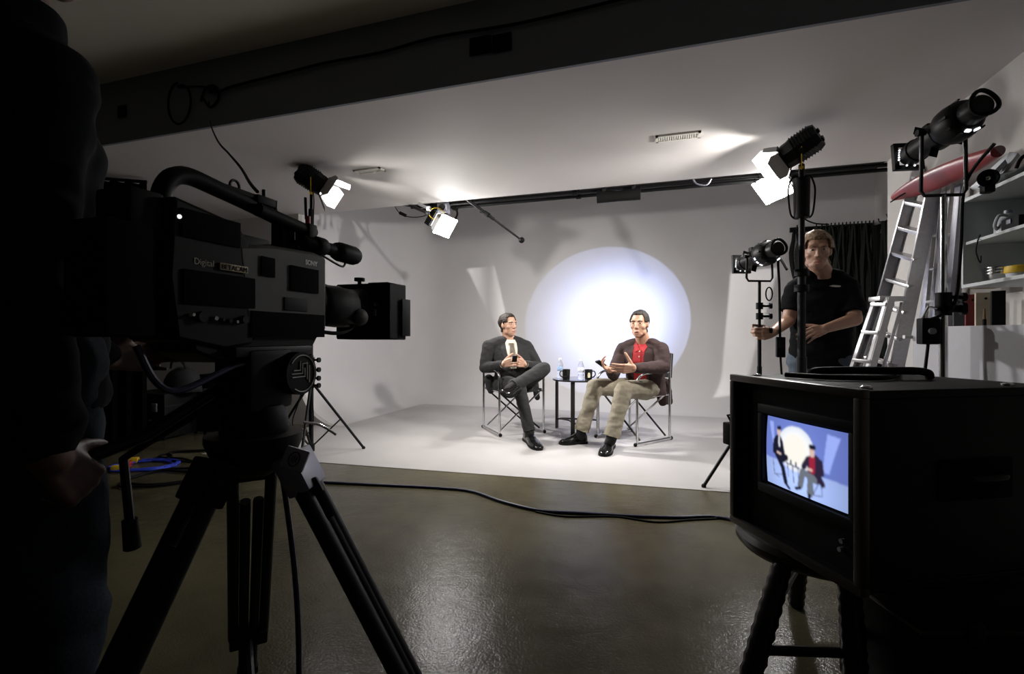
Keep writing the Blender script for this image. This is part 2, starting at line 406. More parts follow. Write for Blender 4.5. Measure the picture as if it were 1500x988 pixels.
# ================================================================ lamps
LENS = emis('lamp lens glow', (1.0, 0.96, 0.9), 30.0)
LEAK = emis('lamp light leaking from the vents', (0.95, 0.97, 1.0), 1.6)
SHEET = emis('glowing diffusion', (1.0, 0.98, 0.96), 150.0)
M['leaf'] = mat('barn door metal', (0.42, 0.42, 0.42), 0.5, 0.0)
M['leafdark'] = mat('barn door back', (0.03, 0.03, 0.03), 0.6)
def fresnel(pos, aim, label, spread=(35, 55, 62, 62), yoke=True, group=None, roll=0.0, body=.26, sc=.85, leaf=((.105, .15), (.105, .15), (.115, .18), (.115, .18))):
    f = (V(aim)-V(pos)).normalized(); F = frame(f)
    if roll: F = F @ Matrix.Rotation(roll, 3, 'Y')
    t = thing('fresnel_lamp', label, 'studio lamp', pos, F, group); t.scale = (sc,)*3
    m = MB()                                       # body: octagonal housing with fins, local y forward
    def oct(r, y, k=.42):
        c = r*k; return [V((sx*a, y, sz*b)) for a, b, sx, sz in ((r, c, 1, 1), (c, r, 1, 1), (c, r, -1, 1), (r, c, -1, 1), (r, c, -1, -1), (c, r, -1, -1), (c, r, 1, -1), (r, c, 1, -1))]
    m.rings([oct(.088, .0), oct(.092, -.02), oct(.094, -.06), oct(.098, -.07), oct(.098, -body+.03), oct(.085, -body)])
    for i in range(7):
        y = -.085-(body-.13)*i/6
        m.rings([oct(.106, y), oct(.106, y-.006)])
    m.box((0, -body-.008, .03), (.05, .02, .03), bevel=.004); m.box((.0, -body-.006, -.04), (.09, .016, .03), bevel=.004)
    m.build('housing', 'blackmetal', t)
    m = MB(); m.tube([(.092*math.cos(a), .004, .092*math.sin(a)) for a in [2*math.pi*i/24 for i in range(24)]], .008, 8, closed=True)
    m.build('lens_ring', 'blackmetal', t)
    m = MB(); m.lathe((0, .001, 0), (0, 1, 0), [(.083, 0), (.083, .004), (.06, .010), (.0, .013)], 24)
    m.build('lens', LENS, t)
    for k, (ax, sp) in enumerate(zip((Matrix.Identity(3), Matrix.Rotation(math.pi, 3, 'Y'), Matrix.Rotation(math.pi/2, 3, 'Y'), Matrix.Rotation(-math.pi/2, 3, 'Y')), spread)):
        s = math.radians(sp); dy, dz = math.cos(s), math.sin(s)
        wd0 = .080; wd1, ln = leaf[k]
        h = .092
        out = [V((-wd0, .01, h)), V((wd0, .01, h)), V((wd1, .01+ln*.55*dy, h+ln*.55*dz)), V((wd1*.8, .01+ln*dy, h+ln*dz)), V((-wd1*.8, .01+ln*dy, h+ln*dz)), V((-wd1, .01+ln*.55*dy, h+ln*.55*dz))]
        nrm = V((0, -dz, dy))*.0025
        mm = MB(); mm.prism([ax @ p for p in out], ax @ nrm)
        lf = mm.build('barn_door', 'leaf', t, smooth=0)
        MB().cyl(ax @ V((-wd0*.9, .008, h)), ax @ V((wd0*.9, .008, h)), .006, n=8).build('hinge', 'blackmetal', lf)
    if yoke:
        m = MB(); pts = [(-.122, -body*.5, .0), (-.122, -body*.5, -.10), (-.09, -body*.5, -.155), (.09, -body*.5, -.155), (.122, -body*.5, -.10), (.122, -body*.5, 0)]
        fi = F.inverted()
        up = fi @ V((0, 0, 1)); side = V((1, 0, 0)); c0 = V((0, -body*.5, 0))
        pts = [c0+side*.118+up*.02, c0+side*.118-up*.09, c0+side*.08-up*.15, c0-side*.08-up*.15, c0-side*.118-up*.09, c0-side*.118+up*.02]
        for a, b in zip(pts[:-1], pts[1:]):
            d = (b-a); q = frame(d, side.cross(d) if abs(d.normalized().dot(side)) < .9 else up)
            m.box((a+b)/2, (.03, d.length+.006, .006), q)
        m.build('yoke', 'yellow', t)
        for sg in (-1, 1): MB().cyl(c0+side*sg*.10, c0+side*sg*.15, .018, .02, 12).build('tilt_knob', 'black', t)
    return t, V(pos) + F @ V((0, -body*.5*sc, 0)) + V((0, 0, -.155*sc))

def stand(base, top, label, leg_az, r_leg=.46, z_joint=.6, r0=.019, steps=((.0, 1.0),), mt='blackmetal', group=None, cat='light stand', collars=(), knobs=True, name='light_stand', upper=None):
    """tripod light stand at floor point base; the column rises to z=top"""
    b = V((base[0], base[1], 0)); t = thing(name, label, cat, b)
    m = MB(); m.cyl(b+V((0, 0, .07)), b+V((0, 0, z_joint+.25)), r0, n=14); m.build('column', mt, t)
    z = z_joint+.22; zs = [z, z+(top-z)*.45, top]
    for k, (za, zb) in enumerate(zip(zs[:-1], zs[1:])):
        rr = r0*(.8 if k == 0 else .62)
        MB().cyl(b+V((0, 0, za)), b+V((0, 0, zb)), rr, n=12).build('riser', (upper or mt), t)
    for zc in list(collars)+zs[1:-1]+[z_joint]:
        c = MB().cyl(b+V((0, 0, zc-.022)), b+V((0, 0, zc+.022)), r0*1.45, n=14).build('collar', 'black', t)
        if not knobs: continue
        d = cw(.95, -.25, 0).normalized(); k = MB()
        k.cyl(b+V((0, 0, zc))+d*r0, b+V((0, 0, zc))+d*(r0+.05), .009, n=8); k.cyl(b+V((0, 0, zc))+d*(r0+.045), b+V((0, 0, zc))+d*(r0+.062), .021, n=10)
        k.build('knob', 'black', c)
    hub = b+V((0, 0, .085)); MB().cyl(hub-V((0, 0, .03)), hub+V((0, 0, .03)), r0*1.5, n=14).build('brace_hub', 'black', t)
    for a in leg_az:
        d = V((math.cos(a), math.sin(a), 0)); j = b+V((0, 0, z_joint))+d*r0*1.3; ft = b+d*r_leg+V((0, 0, .012))
        lg = MB().tube([j, ft], .011, 10).build('leg', mt, t)
        MB().ball(ft, .016, seg=10).build('rubber_foot', 'rubber', lg)
        mid = j.lerp(ft, .52); MB().box((hub+mid)/2, ((.018), (mid-hub).length, .006), frame(mid-hub)).build('brace', mt, t)
    return t
def azc(xc, zc): d = cw(xc, zc, 0); return math.atan2(d.y, d.x)

# --- key fresnel on its stand, left
fx, spud = fresnel(FL_POS, FL_AIM, 'lit black fresnel lamp with yellow yoke on the stand beside the video camera', (14, 40, 60, 28), leaf=((.105, .20), (.105, .15), (.115, .18), (.115, .18)))
b0 = P(456, 600, 4.1); spud.x, spud.y = spud.x, spud.y
stand(spud, spud.z+.01, 'black tripod light stand on the white floor behind the video camera', [azc(.74, .67)+k*2.094 for k in range(3)],
      collars=(.66, .73, .81))
m = MB(); m.cyl((spud.x, spud.y, spud.z-.26), (spud.x, spud.y, spud.z-.12), .022, n=12); 
sb = thing('lamp_clamp', 'black grip clamp at the top of the left light stand', 'clamp', (spud.x, spud.y, spud.z-.26)); m.build('body', 'black', sb)
MB().cyl((spud.x-.05, spud.y, spud.z-.2), (spud.x-.05, spud.y-.01, spud.z-.02), .011, n=10).build('lever', 'black', sb)
tag(MB().tube(bez([V((spud.x+.02, spud.y-.11, spud.z+.12)), V((spud.x+.07, spud.y-.06, spud.z)), V((spud.x+.045, spud.y-.03, spud.z-.3)), V((spud.x+.06, spud.y-.03, spud.z-.6)), V((spud.x+.03, spud.y-.03, .9)), V((spud.x-.07, spud.y-.05, .5)), V((spud.x-.10, spud.y-.1, .3)), V((spud.x+.02, spud.y-.13, .2)), V((spud.x+.1, spud.y-.1, .3)), V((spud.x+.03, spud.y-.03, .55))]), .005, 8).build('power_lead', 'black'),
    'black lamp cord looping down the left light stand', 'cord')
# --- fill fresnel on its stand, right
fx, spud = fresnel(FR_POS, FR_AIM, 'lit black fresnel lamp with yellow yoke high on the stand before the standing man', (34, 44, 20, 60), roll=-.6, leaf=((.080, .10), (.105, .19), (.135, .23), (.1, .15)))
SR = spud.copy()
stand(spud, spud.z+.01, 'thick black light stand rising behind the monitor in front of the standing man', [azc(-.2, 1)+k*2.094 for k in range(3)], r_leg=.5, z_joint=.62, r0=.031, collars=(1.32,), knobs=False)
rc = thing('stand_receiver', 'black crank receiver with cables under the right fresnel lamp', 'clamp', (spud.x, spud.y, spud.z-.34))
MB().cyl((spud.x, spud.y, spud.z-.34), (spud.x, spud.y, spud.z-.08), .047, .052, 14).build('body', 'black', rc)
for sg in (-1, 1):
    d = cw(1, -.2, 0)*.075*sg
    MB().tube(bez([spud+d*.7+V((0, 0, -.06)), spud+d*1.05+V((0, 0, -.15)), spud+d*.9+V((0, 0, -.3)), spud+d*.6+V((0, 0, -.34))]), .006, 8).build('cable_tail', 'black', rc)
tag(MB().tube(bez([spud+V((-.02, .05, -.1)), P(1166, 290, 3.32), P(1166, 302, 3.33), P(1175, 318, 3.34), P(1192, 327, 3.36), P(1214, 329, 3.38)]), .005, 8).build('power_lead', 'black'),
    'thin black cord drooping from the right fresnel lamp behind its stand', 'cord')

# --- lamps on the pipe grid of the recess
for z, y, nm in ((2.452, 4.90, 'black grid pipe nearest the soffit edge'), (2.475, 5.12, 'black grid pipe just behind the first, above the backdrop')):
    t = thing('grid_pipe', nm, 'pipe', (0, y, z), group=None)
    MB().cyl((-2.75, y, z), (XA-.01, y, z), .017, n=12).build('pipe', 'blackmetal', t)
    for x in (-2.5, -.9, .8, 2.2):
        c = MB().cyl((x, y, z), (x, y, ZA), .008, n=8).build('hanger_rod', 'blackmetal', t)
        MB().cyl((x-.025, y, z), (x+.025, y, z), .026, n=12).build('pipe_clamp', 'black', c)
def soft_lamp(c, n, upv, sx, sy, label, depth=.2, watt=38):
    F = frame(n, upv); t = thing('diffused_lamp', label, 'studio lamp', c, F)
    m = MB(); m.rings([[V((x*a, y, z*a)) for x, z in ((-.5, -.5), (.5, -.5), (.5, .5), (-.5, .5))] for a, y in ((.13, -.04-depth*.95), (.17, -.04-depth*.9), (.17, -.05-depth*.4), (.14, -.05-depth*.35))])
    for i in range(5): m.box((0, -.05-depth*(.45+.09*i), 0), (.185, .006, .185))
    m.build('housing', 'blackmetal', t)
    for (ax, wd, ln) in ((0, sx, sy), (1, sx, sy), (2, sy, sx), (3, sy, sx)):
        R = Matrix.Rotation((0, math.pi, math.pi/2, -math.pi/2)[ax], 3, 'Y')
        q = [V((-.075, -.11, .08)), V((.075, -.11, .08)), V((wd*.5, -.008, ln*.5)), V((-wd*.5, -.008, ln*.5))]
        MB().prism([R @ p for p in q], R @ V((0, -.001, .003))).build('barn_door', 'leaf', t, smooth=0)
    m = MB(); g = 6
    m.rings([[V((-sx/2, -.004, -sy/2)), V((sx/2, -.004, -sy/2)), V((sx/2, -.004, sy/2)), V((-sx/2, -.004, sy/2))], [V((-sx/2, .0, -sy/2)), V((sx/2, .0, -sy/2)), V((sx/2, .0, sy/2)), V((-sx/2, .0, sy/2))]])
    m.build('diffusion_sheet', SHEET, t, smooth=0)
    d = bpy.data.lights.new('grid_lamp_light', 'AREA'); d.shape = 'RECTANGLE'; d.size = sx*.95; d.size_y = sy*.95; d.energy = watt; d.color = (1, .98, .96); d.spread = math.radians(80)
    lo = bpy.data.objects.new('grid_lamp_light', d); COL.objects.link(lo); lo.parent = t; lo.location = (0, .012, 0); lo.rotation_euler = (math.pi/2, 0, 0)
    return t
B1 = P(653, 332, 5.35); soft_lamp(B1, (.82, -.22, -.56), (.28, 0, 1), .26, .22, 'glowing square lamp hanging from the grid at the far left of the backdrop', watt=26)
B2 = P(1131, 276, 4.5); soft_lamp(B2, (-.74, -.30, -.62), (0, 0, 1), .42, .24, 'glowing wide lamp hanging from the grid behind the right fresnel lamp', watt=9)
for c, lab in ((B1, 'black hanger arm holding the left grid lamp'), (B2, 'black hanger arm holding the right grid lamp')):
    t = thing('lamp_hanger', lab, 'lamp hanger', (c.x, 5.12, 2.475))
    MB().tube(bez([V((c.x, 5.12, 2.475)), V((c.x+.02, 5.14, 2.40)), c+V((.0, .16, .05))]), .012, 8).build('arm', 'blackmetal', t)
    MB().box((c.x, 5.12, 2.475), (.06, .06, .06), bevel=.008).build('pipe_clamp', 'black', t)
# yellow safety loop, bracket and tangle beside the left grid lamp
t = thing('safety_cable', 'yellow safety cable looped above the left grid lamp', 'cable', P(640, 310, 5.3))
cc = P(639, 313, 5.3); MB().tube([cc+cw(.078*math.cos(a), 0, .062*math.sin(a)) for a in [2*math.pi*i/22 for i in range(22)]], .004, 6, closed=True).build('loop', 'yellow', t)
tag(MB().tube(bez([P(578, 302, 5.5), P(586, 313, 5.45), P(600, 318, 5.4), P(620, 317, 5.4), P(640, 308, 5.3)]), .005, 8).build('power_lead', 'black'), 'black cord drooping under the soffit edge left of the grid lamp', 'cord')
t = thing('cord_switch', 'small black in-line switch on the drooping grid cord', 'switch', P(590, 313, 5.42)); MB().box(P(590, 314, 5.42), (.09, .03, .035), Matrix.Rotation(.45, 3, 'Y'), bevel=.008).build('body', 'black', t); MB().box(P(590, 312.6, 5.41), (.02, .02, .012), bevel=.003).build('rocker', 'darkgrey', t)
for k, (a, b, r, mt_, lab) in enumerate(((P(600, 301, 5.25), P(626, 312, 5.1), .016, 'blackmetal', 'black grid arm beside the left grid lamp'), (P(614, 299, 5.1), P(628, 306, 5.0), .016, 'alu', 'bright metal stub of the grid arm beside the left grid lamp'))):
    t = thing('grid_bracket', lab, 'grid arm', a); MB().cyl(a, b, r, n=10).build('tube', mt_, t); MB().box(b, (.04, .04, .045), bevel=.006).build('end_block', mt_, t)
c = P(650, 305, 5.35); t = thing('junction_box', 'grey junction box above the left grid lamp', 'junction box', c)
MB().box(c, (.12, .08, .13), bevel=.006).build('body', 'silver', t); MB().cyl(c+V((0, -.04, 0)), c+V((0, -.05, 0)), .035, n=16).build('socket_face', 'darkgrey', t)
# boom arm with ball end
a, b = P(680, 289, 5.15), P(764, 352, 5.45)
t = thing('boom_arm', 'black boom arm with a ball end hanging from the soffit edge', 'boom arm', a)
MB().cyl(a, a.lerp(b, .5), .017, n=10).build('outer_tube', 'blackmetal', t); MB().cyl(a.lerp(b, .45), b, .011, n=10).build('inner_tube', 'blackmetal', t)
MB().ball(b, .034, seg=14).build('ball_end', 'black', t)
q = a.lerp(b, .38); cl = MB().box(q, (.06, .05, .05), Matrix.Rotation(.6, 3, 'Y'), bevel=.008).build('clamp', 'black', t)
MB().cyl(q, q+V((-.07, -.02, .025)), .01, n=8).build('clamp_handle', 'black', cl)
# dark bag on the pipe
c = P(906, 284, 4.72); t = thing('sandbag', 'black bag slung over the grid pipe above the disc of light', 'sandbag', c)
m = MB(); rr = []
for i in range(9):
    x = -.205+.41*i/8; s_ = .05+.016*abs(i-4)/4; sag = -.012*(1-abs(i-4)/4)
    rr.append([c+V((x, .035*math.cos(a), s_*math.sin(a)-.012+sag)) for a in [2*math.pi*k/10 for k in range(10)]])
m.rings(rr); m.build('bag', 'black', t, smooth=60)
for x in (-.14, .14): MB().box(c+V((x, .03, .055)), (.03, .1, .06), bevel=.004).build('strap', 'darkgrey', t)
tag(MB().tube(bez([P(1015, 263, 4.5), P(1022, 270, 4.5), P(1035, 271, 4.5), P(1042, 262, 4.5)]), .007, 8).build('cable_loop', 'silver'), 'pale loop of cable hanging under the grid pipe right of the black bag', 'cable')

# --- ellipsoidal spotlights
def ellipsoidal(pos, fwd, label, sc=1, drop=.19, slots=((3.6, .116, -.19), (3.95, .116, -.19), (4.3, .116, -.19), (5.4, .1, -.29), (.9, .1, -.29))):
    F = frame(fwd); t = thing('ellipsoidal_lamp', label, 'studio lamp', pos, F); t.scale = (sc,)*3
    MB().lathe((0, -.02, 0), (0, 1, 0), [(.06, 0), (.07, .01), (.072, .04), (.072, .16), (.08, .165), (.08, .185), (.074, .19), (.074, .25), (.068, .255), (.062, .2)], 24).build('lens_tube', 'blackmetal', t)
    m = MB()                                                   # square accessory holder
    for a in range(4):
        R = Matrix.Rotation(a*math.pi/2, 3, 'Y'); m.box(R @ V((0, .25, .088)), (.19, .03, .014), R); m.box(R @ V((0, .235, .08)), (.19, .006, .03), R)
    m.build('accessory_holder', 'blackmetal', t)
    gb = MB().lathe((0, -.10, 0), (0, 1, 0), [(.085, 0), (.092, .005), (.092, .075), (.075, .085)], 24).build('gate_barrel', 'blackmetal', t)
    for a in range(4):
        R = Matrix.Rotation(a*math.pi/2+.3, 3, 'Y'); MB().box(R @ V((0, -.045, .115)), (.05, .004, .06), R).build('shutter_handle', 'black', gb)
    MB().lathe((0, -.30, 0), (0, 1, 0), [(.075, 0), (.098, .015), (.112, .05), (.118, .10), (.115, .15), (.095, .195), (.086, .2)], 28).build('reflector_housing', 'blackmetal', t)
    m = MB()
    for a in range(10):
        an = 2*math.pi*a/10; m.box(V((.112*math.cos(an), -.225, .112*math.sin(an))), (.008, .10, .014), Matrix.Rotation(-an, 3, 'Y'))
    m.build('cooling_fins', 'blackmetal', t)
    cap = MB().lathe((0, -.40, 0), (0, 1, 0), [(.055, 0), (.064, .012), (.068, .06), (.074, .105)], 24).build('lamp_cap', 'blackmetal', t)
    MB().tube([(.072*math.cos(a), -.405+.010*math.sin(2*a), .072*math.sin(a)+.008) for a in [2*math.pi*i/20 for i in range(20)]], .012, 8, closed=True).build('grip_ring', 'black', cap)
    for a0, r, y in slots:
        MB().box(V((r*math.cos(a0), y, r*math.sin(a0))), (.012, .02, .026), Matrix.Rotation(-a0, 3, 'Y')).build('vent_slot', LEAK, t)
    for q in [V((-.078+.002*i, .215, -.034+.017*i)) for i in range(5)] + [V((-.03, .215, -.076)), V((.02, .215, -.078))]:
        MB().ball(q, .007, seg=8).build('vent_hole', LEAK, t)
    inv = F.inverted(); up = inv @ V((0, 0, 1)); sd = V((1, 0, 0)); c0 = V((0, -.09, 0))
    pts = [c0+sd*.125+up*.01, c0+sd*.13-up*(drop-.03), c0+sd*.11-up*drop, c0-sd*.11-up*drop, c0-sd*.13-up*(drop-.03), c0-sd*.125+up*.01]
    m = MB(); m.tube(pts, .011, 8); m.build('yoke', 'blackmetal', t)
    for sg in (-1, 1): MB().cyl(c0+sd*sg*.105, c0+sd*sg*.155, .016, .022, 10).build('tilt_knob', 'black', t)
    MB().box(V((0, .05, .10)), (.03, .06, .05), bevel=.01).build('focus_knob', 'black', t)
    return V(pos) + F @ ((c0-up*drop)*sc)
sp = ellipsoidal(EL_POS, DISC_C-EL_POS, 'small black ellipsoidal spotlight on the thin stand the standing man grips', .70, .24)
SM_TOP = sp
st = stand(sp, sp.z, 'thin black and chrome light stand gripped by the standing man', [azc(.3, .9)+k*2.094 for k in range(3)], r_leg=.42, z_joint=.55, r0=.0155, collars=(sp.z-.17, sp.z-.24), upper='darkgrey')
t = thing('safety_clip', 'black carabiner dangling below the small ellipsoidal spotlight', 'clip', sp+cw(.05, 0, -.08))
c = sp+cw(.055, -.02, -.09); MB().tube([c+cw(.022*math.cos(a), 0, .045*math.sin(a)) for a in [2*math.pi*i/16 for i in range(16)]], .005, 6, closed=True).build('ring', 'black', t)
cord = [EL_POS+cw(.13, -.17, -.1), sp+cw(.13, 0, .15), sp+cw(.135, 0, -.05), sp+cw(.14, 0, -.38)]
tag(MB().tube(bez(cord), .008, 8).build('power_lead', 'black'), 'black power lead hanging from the small ellipsoidal spotlight', 'cable')
c = sp+cw(.143, 0, -.45); t = thing('cable_connector', 'chunky black in-line connector hanging beside the small spotlight stand', 'connector', c)
MB().box(c, (.055, .05, .14), bevel=.008).build('body', 'black', t); MB().box(c+V((0, -.027, .02)), (.03, .006, .05), bevel=.002).build('latch', 'darkgrey', t)
tag(MB().tube(bez([c-V((0, 0, .07)), c+cw(.01, 0, -.2), c+cw(.05, .03, -.32), c+cw(.1, .05, -.6), c+cw(.0, .05, -.95)]), .007, 8).build('power_lead', 'black'), 'black lead dropping from the in-line connector behind the monitor', 'cable')
BG_POS = P(1367, 204, 2.3)
sp = ellipsoidal(BG_POS, cw(.12, .95, .0)+V((0, 0, -.10)), 'large black ellipsoidal spotlight highest on the right, in front of the shelves', .72, .40, ((4.6, .1, -.29), (5.1, .1, -.29)))
stand(sp, sp.z, 'chrome topped light stand before the ladders and white panel', [azc(-1, 0), azc(-.12, 1), azc(-.12, -1)], r_leg=.38, z_joint=.5, r0=.021, collars=(1.18, 1.12), upper='chrome')
c = sp+cw(-.07, 0, -.62); t = thing('dimmer_box', 'black dimmer box hooked on the chrome topped stand', 'dimmer', c)
MB().box(c, (.07, .06, .12), bevel=.008).build('body', 'black', t); MB().tube([c+V((-.02, 0, .06)), c+cw(.0, 0, .11), c+cw(.06, 0, .10)], .007, 8).build('hook', 'chrome', t); MB().cyl(c-V((0, .03, 0)), c-V((0, .045, 0)), .014, n=12).build('knob', 'silver', t)
tag(MB().tube(bez([BG_POS+cw(.09, -.2, -.1), sp+cw(.10, 0, .05), sp+cw(.06, -.02, -.25), sp+cw(.02, -.03, -.5), c+V((0, 0, .05))]), .007, 8).build('power_lead', 'black'), 'black lead from the large spotlight to the dimmer box', 'cable')
tag(MB().tube(bez([c-V((0, 0, .06)), c+cw(-.02, 0, -.25), c+cw(-.03, .0, -.5), c+cw(.02, 0, -.8), c+cw(.1, .05, -1.05)]), .007, 8).build('power_lead', 'black'), 'black lead hanging from the dimmer box in front of the white panel', 'cable')
# ================================================================ director's chairs
M['fabric'] = mat('black canvas', (0.014, 0.014, 0.015), 0.85, scale=200, bump=0.15)
def director_chair(pos, fwd_az, label):
    t = thing('director_chair', label, 'chair', pos, fwd_az-math.pi/2, 'folding director chairs')
    r = .0125
    for sx in (-1, 1):
        x = .245*sx
        pts = bez([(x, .24, .03), (x, .24, .30), (x, .24, .56), (x, .215, .625), (x, .15, .655), (x, .05, .66), (x, -.16, .66), (x, -.22, .66)], 5)
        MB().tube(pts, r, 10).build('front_leg', 'chrome', t)
        MB().tube([(x, -.24, .03), (x, -.24, .62), (x*.98, -.265, .84)], r, 10).build('rear_leg', 'chrome', t)
        MB().tube([(x, -.27, .02), (x, .27, .02)], .0135, 10).build('floor_rail', 'chrome', t)
        for y in (-.265, .265): MB().ball((x, y, .019), .018, seg=10).build('foot_cap', 'rubber', t)
        MB().box((x, -.04, .672), (.042, .30, .022), bevel=.009).build('arm_pad', 'black', t)
        MB().tube([(x*.93, -.245, .44), (x*.93, .245, .44)], .011, 8).build('seat_rail', 'chrome', t)
    for y, z in ((.19, 1), (-.19, 1)):
        for sx in (-1, 1):
            MB().tube([(.225*sx, y+.012*sx, .045), (-.225*sx, y+.012*sx, .435)], .0095, 8).build('cross_brace', 'chrome' if sx > 0 else 'blackmetal', t)
    m = MB(); n = 8                                     # sagging canvas seat
    def sag(z0, x, y): return z0 - .035*(1-(x/.235)**2)
    rows = [[(x, y, sag(.462, x, y)) for x in [-.235+.47*i/n for i in range(n+1)]] for y in (-.22, -.1, .1, .22)]
    rr = []
    for row in rows: rr.append([V(p) for p in row]+[V(p)-V((0, 0, .008)) for p in reversed(row)])
    m.rings(rr); m.build('seat', 'fabric', t)
    m = MB(); rr = []
    for z in (.60, .70, .80, .835):
        row = [(x, -.262-.03*(1-(x/.245)**2)-(z-.6)*.1, z) for x in [-.25+.5*i/n for i in range(n+1)]]
        rr.append([V(p) for p in row]+[V(p)+V((0, -.008, 0)) for p in reversed(row)])
    m.rings(rr); m.build('backrest', 'fabric', t)
    return t
LCF = cw(.381, -.924, 0); RCF = cw(-.805, -.593, 0)
LC_POS = cw(.01, 5.225, .003); RC_POS = cw(1.185, 4.80, .003)
director_chair(LC_POS, math.atan2(LCF.y, LCF.x), 'chrome and black director chair under the man in the grey suit')
director_chair(RC_POS, math.atan2(RCF.y, RCF.x), 'chrome and black director chair under the man in the red shirt')

# ================================================================ side table with mugs and bottles
TC = cw(.70, 5.19, .003); TZ = .56
t = thing('side_table', 'small round dark side table between the two seated men', 'table', TC)
M['tabletop'] = mat('dark glass table top', (0.02, 0.02, 0.022), 0.12, var=.02)
M['tableleg'] = mat('dark bronze metal', (0.045, 0.042, 0.04), 0.4, 0.4)
MB().lathe(TC+V((0, 0, TZ-.021)), (0, 0, 1), [(.262, 0), (.270, .003), (.272, .010), (.270, .017), (.262, .018)], 48).build('table_top', 'tabletop', t)
legs = [cw(.49, 5.36, 0), cw(.615, 4.965, 0), cw(.92, 5.27, 0)]
for p in legs:
    d = (p-V((TC.x, TC.y, 0))).normalized(); R = frame(d)
    MB().box(p+V((0, 0, (TZ-.02)/2+.003)), (.042, .016, TZ-.026), R, bevel=.003).build('leg', 'tableleg', t)
for i in range(3):
    a, b = legs[i]+V((0, 0, .10)), legs[(i+1) % 3]+V((0, 0, .10)); mid = (a+b)/2+(V((TC.x, TC.y, .10))-(a+b)/2)*.35
    pts = bez([a, a.lerp(mid, .25)+V((0, 0, .015)), mid+V((0, 0, .02)), b.lerp(mid, .25)+V((0, 0, .015)), b], 4)
    MB().tube(pts, .009, 8).build('stretcher', 'tableleg', t)
M['mug'] = mat('black glazed ceramic', (0.010, 0.010, 0.010), 0.15, var=.02)
M['cream'] = mat('cream print', (0.72, 0.66, 0.45), 0.5)
def onT(px, py, zc): p = P(px, py, zc); p.z = TZ; return p
def mug(p, hside, label, logo):
    t = thing('mug', label, 'mug', p, group=None)
    MB().lathe(p, (0, 0, 1), [(.001, .0), (.033, .0), (.036, .004), (.039, .05), (.042, .102), (.042, .106), (.038, .106), (.036, .10), (.033, .012), (.001, .010)], 28).build('cup', 'mug', t)
    d = cw(hside, -.25, 0).normalized()
    MB().tube(bez([p+d*.036+V((0, 0, .085)), p+d*.058+V((0, 0, .088)), p+d*.070+V((0, 0, .065)), p+d*.064+V((0, 0, .04)), p+d*.036+V((0, 0, .022))], 5), .0055, 8).build('handle', 'mug', t)
    if logo:
        f = cw(-.02, -1, 0).normalized(); s = f.cross(V((0, 0, 1)))
        rr = []
        for k in range(6):
            h = .024+.05*k/5; a = .38*(1-.35*(abs(k-2)/3)); row = []
            for j in range(7):
                an = -a+2*a*j/6; q = f*math.cos(an)+s*math.sin(an); row.append(p+q*(.0375+.055*h)+V((0, 0, h)))
            rr.append(row)
        m = MB(); vr = [[m.bm.verts.new(q) for q in r] for r in rr]
        for A, B in zip(vr[:-1], vr[1:]):
            for j in range(6):
                if (j, ) != (): m.bm.faces.new((A[j], A[j+1], B[j+1], B[j]))
        m.build('print', 'cream', t)
mug(onT(829.5, 0, 5.08), -1, 'black mug at the end of the table nearer the suited man', False)
mug(onT(862, 0, 5.06), 1, 'black mug with a cream printed mark beside the khaki trouser knee', True)
gm, nt, b = _nt('clear bottle plastic'); b.inputs['Base Color'].default_value = (.93, .96, 1, 1); b.inputs['Roughness'].default_value = .05
b.inputs['Transmission Weight'].default_value = 1.0; b.inputs['IOR'].default_value = 1.15; M['pet'] = gm
M['label'] = mat('pale blue bottle label', (0.30, 0.42, 0.62), 0.5, var=.3, scale=60)
M['label2'] = mat('white bottle label', (0.66, 0.68, 0.74), 0.5, var=.2, scale=60)
def bottle(p, label, lm, h=.212):
    t = thing('water_bottle', label, 'bottle', p); k = h/.212
    MB().lathe(p, (0, 0, 1), [(.001, .0), (.028, .0), (.0315, .006), (.0315, .05), (.0295, .055), (.0315, .06), (.0315, .13), (.029, .15), (.017, .178), (.0125, .186), (.0125, .196*k)], 24).build('bottle_body', 'pet', t)
    MB().lathe(p+V((0, 0, .196*k)), (0, 0, 1), [(.014, 0), (.0145, .002), (.0145, .014), (.013, .016)], 16).build('cap', 'white', t)
    MB().lathe(p+V((0, 0, .075)), (0, 0, 1), [(.0318, 0), (.0324, .001), (.0324, .048), (.0318, .049)], 24).build('label_band', lm, t)
bottle(onT(820.5, 0, 5.29), 'clear water bottle with a blue label behind the plain black mug', 'label')
bottle(onT(851, 0, 5.10), 'clear water bottle with a white label standing beside the printed mug', 'label2', .205)

# ================================================================ video camera on its tripod
CD = cw(.29, .957, 0); CR = cw(.957, -.29, 0)
CAM0 = cw(-.585, 1.065, .985)
CF = Matrix((CR, CD, V((0, 0, 1)))).transposed()
cam = thing('video_camera', 'large black and grey shoulder video camera on the tripod', 'video camera', CAM0, CF)
def text(s, size, mt_, parent, origin, name, R, extrude=.0006, bold=0.0):
    c = bpy.data.curves.new(name, 'FONT'); c.body = s; c.size = size; c.extrude = extrude; c.offset = bold
    tmp = bpy.data.objects.new('tmp', c); COL.objects.link(tmp); dg = bpy.context.evaluated_depsgraph_get(); dg.update()
    me = bpy.data.meshes.new_from_object(tmp.evaluated_get(dg)); bpy.data.objects.remove(tmp); bpy.data.curves.remove(c)
    me.materials.clear(); me.materials.append(M[mt_]); me.name = name
    o = bpy.data.objects.new(name, me); COL.objects.link(o); o.parent = parent
    o.matrix_local = Matrix.Translation(V(origin)) @ R.to_4x4(); return o
SIDE = Matrix(((0, 0, 1), (1, 0, 0), (0, 1, 0)))       # text lying on the +x face, reading along +y
def slab(m, prof, x0, x1): m.prism([V((x0, y, z)) for y, z in prof], (x1-x0, 0, 0))
